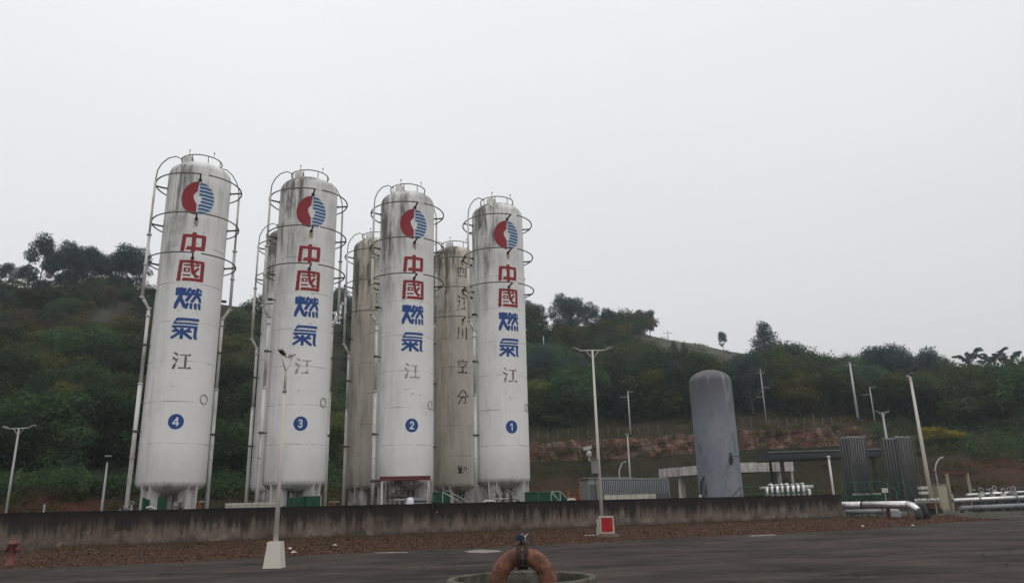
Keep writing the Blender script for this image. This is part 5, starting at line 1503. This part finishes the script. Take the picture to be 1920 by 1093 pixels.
# green panels by tank 4
for k, (x0_, x1_, ya, yb, lb) in enumerate(((268, 280, 933, 937, 'green sheet guard at the left legs of tank 4'), (297, 311, 930, 938, 'narrow green guard between the bottom pipes of tank 4'))):
    D = dw(x0_, .7)
    a, b_ = B(x0_, 950, D), B(x1_, 950, D + .35); rz, L = span(a, b_)
    t = thing('green_guard', a, lb, 'guard', rz=rz)
    za, zb_ = Z(x0_, ya, D), Z(x1_, yb, D)
    part(MB().add([(0, 0, .2), (L, 0, .2), (L, 0, zb_), (0, 0, za), (0, .04, .2), (L, .04, .2), (L, .04, zb_), (0, .04, za)], [(0, 1, 2, 3), (7, 6, 5, 4), (0, 4, 5, 1), (1, 5, 6, 2), (2, 6, 7, 3), (3, 7, 4, 0)]), 'sheet', 'green_paint', t)
    part(MB().bar((-.03, .02, .1), (-.03, .02, za + .03), .05), 'edge_post', 'green_rail', t)
# green cabinets by tank 3
for x0_, x1_, yt, lb in ((544, 571, 932, 'left green steel cabinet below tank 3'), (573, 600, 929.5, 'right green steel cabinet below tank 3')):
    D = dw(x0_, .8); a, b_ = B(x0_, 950, D), B(x1_, 949, D + .3); rz, L = span(a, b_); zt = Z((x0_ + x1_) / 2, yt, D)
    t = thing('green_cabinet', a, lb, 'cabinet', rz=rz)
    part(MB().box((L / 2, .25, zt / 2 + .05), (L, .5, zt - .1)), 'body', 'green_paint', t)
    for s in (.27, .73): part(MB().box((L * s, -.012, zt / 2 + .05), (L * .42, .02, zt - .3)), 'door', 'green_paint', t)
    part(MB().box((L + .03, -.02, zt / 2), (.05, .05, zt + .06)), 'corner_post', 'pale_rail', t)
# green platform by tank 2 and stair rails
D = dw(815, .9)
railing('platform_railing', [PP(812, 923, D, 1.0), PP(844, 922, D + .4, 1.0)], 1.0, 'green_rail', 'green railing with solid panel at the right foot of tank 2', 1.0, panel='green_paint')
railing('stair_railing', [PP(830, 922, D + .2, .95), PP(872, 946, D + .2, .95)], .95, 'pale_rail', 'pale front handrail sloping down right of tank 2', 1.2, mid=False)
railing('stair_railing', [PP(844, 922, D + 1.1, .95), PP(884, 945, D + 1.1, .95)], .95, 'pale_rail', 'pale rear handrail sloping down right of tank 2', 1.2, mid=False)
D = dw(1000, 1.2)
railing('platform_railing', [PP(984, 923, D, 1.1), PP(1034, 922, D + .6, 1.1)], 1.1, 'green_rail', 'green railed platform with mesh panels at the right foot of tank 1', 1.0, panel='green_paint')
railing('stair_railing', [PP(1033, 921, D + .6, .95), PP(1052, 942, D + .6, .95)], .95, 'pale_rail', 'pale left handrail going down from the platform right of tank 1', 1.2, mid=False)
railing('stair_railing', [PP(1034, 921.5, D + 1.4, .95), PP(1050, 921.5, D + 1.6, .95), PP(1070, 941, D + 1.6, .95)], .95, 'pale_rail', 'pale right handrail going down from the platform right of tank 1', 1.0, mid=False, panel='green_paint')
# right side railings
railing('platform_railing', [PP(1372, 930, 57, 1.0), PP(1388, 914, 57, 1.0), PP(1436, 911, 57.5, 1.0), PP(1534, 906, 59, 1.0)], 1.0, 'green_rail', 'green railing running right from the foot of the grey tank', 1.3, infill=.32)
railing('platform_railing', [PP(1578, 905.5, 62, 1.0), PP(1656, 902, 62, 1.0)], 1.0, 'green_rail', 'green railing across the front of the tall vaporizers', 1.1, infill=.25)
railing('stair_railing', [PP(1656, 902, 62, 1.0), PP(1706, 939, 62, 1.0)], 1.0, 'green_rail', 'green near stair railing sloping down in front of the vaporizers', 1.1)
railing('stair_railing', [PP(1662, 902, 64.5, 1.0), PP(1683, 901, 64.5, 1.0), PP(1736, 934, 64.5, 1.0)], 1.0, 'green_rail', 'green rear stair railing sloping down in front of the vaporizers', 1.1)
a, b_ = B(1578, 935, 62.5), B(1660, 935, 62.5); rz, L = span(a, b_)
t = thing('green_platform', a, 'low green platform under the railing in front of the vaporizers', 'platform', rz=rz)
zt = Z(1620, 928, 62.5); part(MB().box((L / 2, 1.2, zt - .12), (L, 2.4, .2)), 'deck', 'green_paint', t)
for k in range(6): part(MB().bar(((k + .5) * L / 6, .1, 0), ((k + .5) * L / 6, .1, zt - .22), .1), 'leg', 'green_rail', t)
r = random.Random(4)
for k in range(3): part(MB().box((L * (.42 + .18 * k), .3, zt + .08), (.9, .3, .14)), 'step_plate', 'silver', t)
t = thing('notice_board', B(1661, 935, 61.4), 'small white notice board on a post at the top of the green stairs', 'sign')
zz = Z(1660, 919, 61.4); part(MB().tube([(0, 0, 0), (0, 0, zz)], .03, 6), 'post', 'galv', t); part(MB().box((0, -.05, zz), (.42, .03, .32)), 'board', 'white_steel', t)

# ---- white valve manifold
t = thing('white_manifold', B(1436, 932, 60), 'cluster of white insulated pipe bends behind the green railing right of the grey tank', 'manifold', rz=.06)
zt = Z(1475, 909, 60)
for k in range(9):
    x = .12 + k * .40; h_ = zt + .04 * sin(k * 2.1) - (.35 if k > 7 else 0) - (.18 if k == 0 else 0)
    part(MB().tube([(x, 0, .3), (x, 0, h_ - .28), (x + .04, .05, h_ - .08), (x + .10, .25, h_), (x + .1, .7, h_)], [.12, .12, .14, .13, .11], 9), 'pipe_bend', 'alu', t)
    part(MB().box((x, -.12, h_ - .55), (.16, .10, .12)), 'flange_block', 'green_paint' if k % 3 == 0 else 'galv', t)
part(MB().tube([(-.2, .5, zt - .15), (3.9, .5, zt - .15)], .12, 8), 'header', 'white_steel', t)

# ---- equipment at the tank feet
def manifold(loc, rz, label, n=5, m='galv', sp=.30, h=2.35):
    t = thing('valve_manifold', loc, label, 'manifold', 'valve manifolds at the tank feet', rz)
    part(MB().tube([(-.15, 0, h - .45), (n * sp, 0, h - .45)], .08, 8), 'header', m, t)
    part(MB().tube([(-.15, .1, h - .9), (n * sp, .1, h - .9)], .06, 8), 'lower_header', 'dark_metal', t)
    for k in range(n):
        x = k * sp; hh_ = h + .10 * sin(k * 1.9 + n)
        v = part(MB().tube([(x, 0, .2), (x, 0, hh_ - .12)], .045, 7).box((x, 0, hh_ - .35), (.16, .18, .16)), 'valve', 'dark_metal' if k % 2 else m, t)
        part(MB().tube([(x + .10 * cos(q * PI / 6), -.08 + .02 * sin(q), hh_ - .05 + .10 * sin(q * PI / 6)) for q in range(12)], .018, 5, closed=True), 'hand_wheel', 'silver' if k % 3 else 'dark_metal', v)
        part(MB().lathe([(.001, 0), (.09, 0), (.09, .05), (.001, .05)], 10, (x, 0, .9 + .2 * (k % 3))), 'flange', m, v)
    for x in (-.1, n * sp - .05): part(MB().box((x, .15, h / 2 - .3), (.07, .07, h - .6)), 'stand', 'galv', t)
    return t
manifold(B(926, 945, dw(926, 1.4)), TPHI, 'dense row of dark and silver valves below tank 1', 7, 'silver', .22, 2.45)
manifold(B(225, 955, dw(225, 1.0)), TPHI, 'silver curved pipes and valves at the left foot of tank 4', 4, 'silver', .26, 2.15)
manifold(B(328, 955, dw(328, 1.6)), TPHI, 'small grey valve stand between the right legs of tank 4', 3, 'galv', .22, 2.45)
manifold(B(1000, 940, dw(1000, 2.6)), TPHI, 'pipes and valves at the left end of the green platform by tank 1', 3, 'galv', .3, 2.1)
manifold(B(655, 945, dw(655, 2.4)), TPHI, 'grey valves below the brown-stained tank', 3, 'galv', .3, 2.2)
manifold(B(489, 950, dw(489, 2.6)), TPHI, 'grey valves below the left side of tank 3', 4, 'galv', .28, 2.3)
for x, lb in ((374, 'rusty cross-shaped valve post between tank 4 and the cream parapet'), (626, 'rusty cross-shaped valve post left of the brown-stained tank')):
    D = dw(x, 2.0); z_ = Z(x, 941, D); t = thing('valve_post', B(x, 950, D), lb, 'valve')
    part(MB().tube([(0, 0, 0), (0, 0, z_ + .15)], .035, 6), 'stem', 'orange_rust', t); part(MB().tube([(-.3, 0, z_), (.3, 0, z_ + .02)], .03, 6), 'cross_handle', 'beige', t)
    part(MB().box((0, 0, z_ - .3), (.18, .18, .3)), 'body', 'orange_rust', t)
t = thing('curved_pipe', B(905, 946, dw(905, .9)), 'white low pipe lying left of the valves of tank 1', 'pipe', rz=TPHI)
z_ = Z(910, 939, dw(905, .9)); part(MB().tube([(-.1, 0, .2), (0, 0, z_ - .15), (.15, 0, z_), (.75, 0, z_), (.9, 0, z_ - .2)], .07, 8), 'pipe', 'white_steel', t)
t = thing('curved_pipe', B(1066, 941, dw(1066, .8)), 'short white pipe bend on the wall line right of the green platform', 'pipe', rz=TPHI)
z_ = Z(1070, 936, dw(1066, .8)); part(MB().tube([(-.15, 0, .2), (-.1, 0, z_ - .1), (.05, 0, z_), (.4, 0, z_), (.55, 0, z_ - .25)], .08, 8), 'pipe', 'white_steel', t)
t = thing('curved_pipe', B(283, 956, dw(283, .7)), 'white pipe bend just above the wall in front of tank 4', 'pipe', rz=TPHI)
z_ = Z(286, 950, dw(283, .7)); part(MB().tube([(-.25, 0, z_ - .05), (0, 0, z_), (.2, 0, z_ - .1), (.32, 0, z_ - .5)], .07, 8), 'pipe', 'white_steel', t)

# red-edged canopy over the valves of tank 2
Dc = dw(750, .65); a, b_ = B(712, 945, Dc), B(806, 943, Dc + .25); rz, L = span(a, b_); zc = Z(760, 896, Dc)
t = thing('valve_canopy', a, 'small canopy with red edge on white posts over the valves of tank 2', 'canopy', rz=rz)
part(MB().box((L / 2, .5, zc + .05), (L, 1.1, .05)), 'roof_sheet', 'galv', t)
part(MB().box((L / 2, -.07, zc), (L + .04, .05, .24)), 'fascia', 'dark_red', t)
part(MB().box((-.25, .45, zc - .12), (.55, .9, .12)), 'side_wing', 'charcoal', t)
for x in (.10, L - .10): part(MB().box((x, .0, zc / 2 - .06), (.13, .08, zc - .13)), 'post', 'white_steel', t)
part(MB().box((.62, .9, zc / 2 - .06), (.10, .10, zc - .13)), 'post', 'white_steel', t)
part(MB().box((L * .36, .2, zc - .25), (.35, .3, .25)), 'dark_box', 'black', t); part(MB().box((L * .62, .15, zc - .22), (.14, .14, .3)), 'lamp', 'galv', t)
manifold(a + Vector((.45, .25, 0)), TPHI, 'dark cluster of valves under the red-edged canopy', 4, 'dark_metal', .25, 2.7)
t = thing('white_drum', B(769, 944, Dc + .1), 'small white dome-topped vessel under the red-edged canopy', 'vessel')
z_ = Z(769, 932, Dc); part(MB().lathe([(.001, .5), (.27, .5), (.27, z_ - .2), (.22, z_ - .06), (.1, z_), (.001, z_ + .01)], 16), 'vessel', 'sign_white', t); part(MB().lathe([(.04, 0), (.04, .15), (.001, .15)], 8, (0, 0, z_)), 'fitting', 'dark_metal', t)
a2, b2 = B(776, 944, Dc - .1), B(800, 943, Dc); rz2, L2 = span(a2, b2)
t = thing('gauge_panel', a2, 'pale instrument panel with five round gauges under the red-edged canopy', 'panel', rz=rz2)
zl, zh = Z(788, 944, Dc), Z(788, 933, Dc); part(MB().box((L2 / 2, .05, (zl + zh) / 2), (L2, .08, zh - zl)), 'plate', 'galv', t)
for k in range(5): part(MB().lathe([(.001, 0), (.06, 0), (.06, .03), (.001, .03)], 12, (L2 * (k + .5) / 5, .0, (zl * .55 + zh * .45)), axis=Matrix.Rotation(PI / 2, 3, 'X')), 'gauge', 'charcoal', t)
for x in (.05, L2 - .05): part(MB().box((x, .12, zl / 2 + .2), (.05, .05, zl + .4)), 'leg', 'galv', t)
t = thing('table_pipe', B(738, 945, Dc - .1), 'short horizontal silver pipe under the red-edged canopy', 'pipe', rz=rz)
z_ = Z(745, 937, Dc); part(MB().tube([(0, 0, z_), (.75, 0, z_)], .05, 8), 'pipe', 'silver', t); part(MB().tube([(.35, 0, 0), (.35, 0, z_)], .03, 6), 'support', 'galv', t)

# red strip, small stub and rusty frame behind the wall
a, b_ = B(138, 960, dw(138, 5)), B(192, 959, dw(192, 5)); rz, L = span(a, b_); z_ = Z(165, 960, dw(165, 5))
t = thing('red_shed_roof', a, 'thin red roof edge showing just over the wall at the left', 'roof', rz=rz)
part(MB().box((L / 2, 1, z_), (L, 2, .10)), 'roof_sheet', 'dark_red', t); 
for x in (.2, L - .2): part(MB().box((x, .3, z_ / 2), (.1, .1, z_ - .12)), 'post', 'galv', t)
D = dw(82, 3); t = thing('vent_stub', B(82, 958, D), 'short grey vent pipe above the wall near the left lamp', 'pipe')
z_ = Z(83, 945, D); part(MB().tube([(0, 0, 0), (0, 0, z_)], .05, 6), 'pipe', 'galv', t); part(MB().box((-.08, 0, z_ - .15), (.12, .1, .12)), 'fitting', 'dark_metal', t)
t = thing('rusty_frame', B(1088, 936, 60), 'rusty orange pipe frame and heap left of the grey enclosure', 'frame')
z_ = Z(1088, 897, 60)
part(MB().tube([(0, 0, 0), (0, 0, z_), (.7, .2, z_ + .02)], .05, 6), 'hoop', 'orange_rust', t)
part(MB().tube([(-.9, 0, 0), (-.9, 0, 2.6), (-.1, 0, 2.7), (.1, 0, 1.2)], .08, 6), 'curved_bar', 'orange_rust', t)
part(MB().box((-.5, .4, 1.1), (.9, .7, 2.1)), 'rusty_box', 'orange_rust', t)

# ---- right end: big white pipe, legs, kerb, racks
pA = G(1724, 976); DA = pA.length
a = W1 + WN * 3.0 + WD * 0.3
zc = Z(1645, 947, DA + 3)
e1 = P(1702, 946, DA + .6); e2 = P(1722, 958, DA)
a.z = e1.z + .02
big = thing('white_main_pipe', Vector((a.x, a.y, 0)), 'thick white insulated pipe emerging behind the wall end and bending to the ground', 'pipe')
o0 = big.location.copy(); rr = .25
mid = a.lerp(e1, .55)
part(MB().tube([a - o0, mid - o0 - (e1 - a).normalized() * .02], rr, 18), 'pipe_run', 'alu', big)
part(MB().tube([mid - o0 + (e1 - a).normalized() * .02, e1 - o0], rr, 18), 'pipe_run', 'alu', big)
part(MB().tube([mid - o0 - (e1 - a).normalized() * .06, mid - o0 + (e1 - a).normalized() * .06], rr + .02, 18), 'band', 'dark_metal', big)
k1 = e1.lerp(e2, .4) + Vector((0, 0, .08))
part(MB().tube([e1 - o0, k1 - o0, e2 - o0], [rr, rr * 1.02, rr * .95], 18), 'elbow', 'alu', big)
part(MB().tube([e2 - o0, Vector((pA.x + .05, pA.y, -.1)) - o0], [rr * .98, rr * 1.1], 16), 'black_leg', 'black', big)
e3 = P(1731, 954, DA + 1.1); part(MB().tube([e3 - o0 + Vector((0, 0, .3)), Vector((e3.x + .25, e3.y, -.1)) - o0], [rr * .7, rr * .85], 14), 'black_leg', 'black', big)
for f in (.25, .8):
    c = a.lerp(e1, f); part(MB().box((c.x - o0.x, c.y - o0.y, (c.z - rr) / 2), (.14, .3, c.z - rr)), 'support', 'dark_red', big)
# lower pale pipe and white box
p0, p1 = P(1584, 960, DA + 5), P(1664, 957, DA + 5); t = thing('lower_pipe', Vector((p0.x, p0.y, 0)), 'thin pale pipe running below the thick white pipe', 'pipe'); o1 = t.location.copy()
part(MB().tube([p0 - o1, p1 - o1], .17, 12), 'pipe', 'galv', t)
for f in (.2, .8):
    c = p0.lerp(p1, f) - o1; part(MB().box((c.x, c.y, c.z / 2 - .08), (.2, .2, c.z - .16)), 'saddle', 'concrete', t)
t = thing('white_valve_box', B(1673, 970, DA + 3), 'small white box with a pipe bend below the thick white pipe', 'box')
zb_ = Z(1673, 958, DA + 3); part(MB().frustum((0, 0, 0), (1.0, .7), (.85, .6), max(.3, zb_)), 'box', 'galv', t); part(MB().tube([(-.5, 0, zb_ + .05), (.35, 0, zb_ + .08), (.6, 0, zb_ - .2)], .13, 10), 'pipe_bend', 'white_steel', t)
t = thing('red_stake', G(1679, 974) + Vector((0, 1.5, 0)), 'dark red post under the thick white pipe', 'post'); part(MB().box((0, 0, .55), (.13, .13, 1.1)), 'post', 'dark_red', t)

# kerb along the yard at the far right
ka, kb = G(1762, 972), G(1928, 966) ; rz, L = span(ka, kb)
L += 26
mb = MB(); mb.box((L / 2, .15, .15), (L, .3, .34))
tag(mb.build('kerb', M['concrete'], None, ka, rz), kind='structure')
# beige cabinet, red base, gantry
pcb = G(1765, 966) + Vector((0, 1.2, 0)); pcb.z = 0; Dq = pcb.length; a, b_ = B(1752, 960, Dq), B(1782, 960, Dq); 
hcb = Z(1757, 909, Dq)
t = thing('beige_cabinet', (a + b_) / 2, 'tall beige control cabinet right of the right mast', 'cabinet', rz=.35)
part(MB().box((0, 0, .3 + (hcb - .3) / 2), (1.0, .7, hcb - .3)), 'body', 'beige', t); part(MB().box((0, -.36, .3 + (hcb - .3) / 2), (.86, .02, hcb - .5)), 'door', 'beige', t)
part(MB().box((0, 0, hcb + .03), (1.1, .8, .06)), 'top_cover', 'galv', t)
for x in (-.42, .42): part(MB().box((x, -.2, .15), (.09, .09, .3)), 'foot', 'white_steel', t)
t = thing('mast_base_box', B(1750, 955, 63.5), 'dark red box around the foot of the right mast', 'box')
zl, zh = Z(1750, 953, 63.5), Z(1750, 940, 63.5); part(MB().box((0, 0, (zl + zh) / 2), (.70, .55, zh - zl)), 'box', 'dark_red', t); part(MB().box((.15, .1, zl / 2), (.9, .4, zl - .02)), 'plinth', 'black', t)
p0, p1 = B(1783, 940, 71), B(1823, 940, 74); rz, L = span(p0, p1); z_ = Z(1800, 887, 72.5)
t = thing('pipe_gantry', p0, 'open gantry of pale posts with a dark red beam behind the beige cabinet', 'gantry', rz=rz)
for x in (0.05, L): part(MB().box((x, 0, z_ / 2), (.17, .17, z_)), 'post', 'beige', t)
part(MB().box((L / 2 - 1.0, 0, z_ + .06), (L + 2.4, .16, .12)), 'beam', 'dark_red', t)
for x in (.9, 1.35): part(MB().tube([(x, .5, 0), (x, .5, z_ * (.62 if x < 1 else .5))], .06, 6), 'stub_pipe', 'galv', t)
# white valves by the stairs
t = thing('valve_row', B(1716, 945, 62), 'row of small white valves just left of the right mast', 'valves')
z_ = Z(1735, 938, 62)
part(MB().tube([(0, 0, z_ - .12), (1.75, .1, z_ - .12)], .07, 8), 'header', 'white_steel', t)
for k in range(8): part(MB().lathe([(.001, 0), (.10, .02), (.12, .12), (.08, .22), (.001, .24)], 8, (.1 + k * .22, -.02 * (k % 3), z_ - .1 + .03 * (k % 2))), 'valve_cap', 'white_steel', t)
for k, (ya, yb_) in enumerate(((912, 916), (922, 925))):
    D = 62; part(MB().box((.85, .2, Z(1735, (ya + yb_) / 2, D)), (.55, .4, .2)), 'white_plate', 'white_steel', t)
for x in (.2, 1.5): part(MB().box((x, .1, (z_ - .2) / 2), (.07, .07, z_ - .2)), 'stand', 'galv', t)

def longpipe(x0_, y0_, D0, x1_, y1_, D1, r_, m_, label, sup=4, joints=0):
    p0, p1 = P(x0_, y0_, D0), P(x1_, y1_, D1)
    t = thing('rack_pipe', Vector((p0.x, p0.y, 0)), label, 'pipe', 'white pipes on racks at the far right'); o = t.location.copy()
    part(MB().tube([p0 - o, p1 - o], r_, 12), 'pipe', m_, t)
    for k in range(sup):
        c = p0.lerp(p1, (k + .4) / sup) - o
        part(MB().box((c.x, c.y, (c.z - r_) / 2), (.14, .3, c.z - r_)), 'support', 'charcoal', t)
    for k in range(joints):
        c = p0.lerp(p1, (k + .7) / joints) - o; d = (p1 - p0).normalized()
        part(MB().tube([c - d * .05, c + d * .05], r_ * 1.5, 10), 'flange', 'galv', t)
longpipe(1786, 938, 68, 1990, 929, 76, .155, 'alu', 'thick white pipe on dark supports, lowest of the rack at the far right', 6, 3)
longpipe(1812, 928, 72, 1990, 918.5, 80, .12, 'alu', 'white pipe above and behind the lowest one of the far right rack', 6, 4)
longpipe(1818, 934.5, 71, 1990, 926, 79, .09, 'dark_metal', 'thin dark pipe between the white pipes of the far right rack', 5, 0)
longpipe(1800, 952, 67.5, 1990, 944, 75, .16, 'galv', 'grey pipe close to the ground behind the far right kerb', 3, 1)
longpipe(1856, 915.5, 76, 1990, 910, 83, .05, 'dark_metal', 'thin upper handrail-like pipe above the far right rack', 5, 0)
r = random.Random(12)
for k, x in enumerate((1842, 1862, 1884, 1904, 1868, 1895)):
    D = 71 + 1.1 * k; z_ = Z(x, 917 + r.uniform(-3, 5), D)
    t = thing('rack_valve', B(x, 940, D), ['first', 'second', 'third', 'fourth', 'fifth', 'last'][k] + ' valve from the left standing up from the far right pipe rack', 'valve', 'valves standing up from the far right pipe rack')
    part(MB().box((0, 0, z_ / 2), (.12, .12, z_)), 'stem', 'charcoal', t); part(MB().box((0, 0, z_ - .35), (.34, .3, .3)), 'body', 'galv' if k % 2 else 'white_steel', t)
    part(MB().tube([(.16 * cos(q * PI / 5), -.1, z_ + .16 * sin(q * PI / 5)) for q in range(10)], .028, 5, closed=True), 'wheel', 'silver', t)
a, b_ = B(1830, 940, 78), B(2010, 935, 88); rz, L = span(a, b_); z_ = Z(1880, 917, 81)
t = thing('dark_equipment_row', a, 'long low dark machinery row behind the far right pipes', 'machinery', rz=rz)
part(MB().box((L / 2, .5, z_ * .5), (L, .8, z_ * .9)), 'casing', 'charcoal', t)
for k in range(22): part(MB().lathe([(.001, 0), (.13, 0), (.10, .18), (.001, .2)], 8, ((k + .5) * L / 22, .2, z_ * .95)), 'valve_cap', 'dark_metal' if k % 3 else 'galv', t)
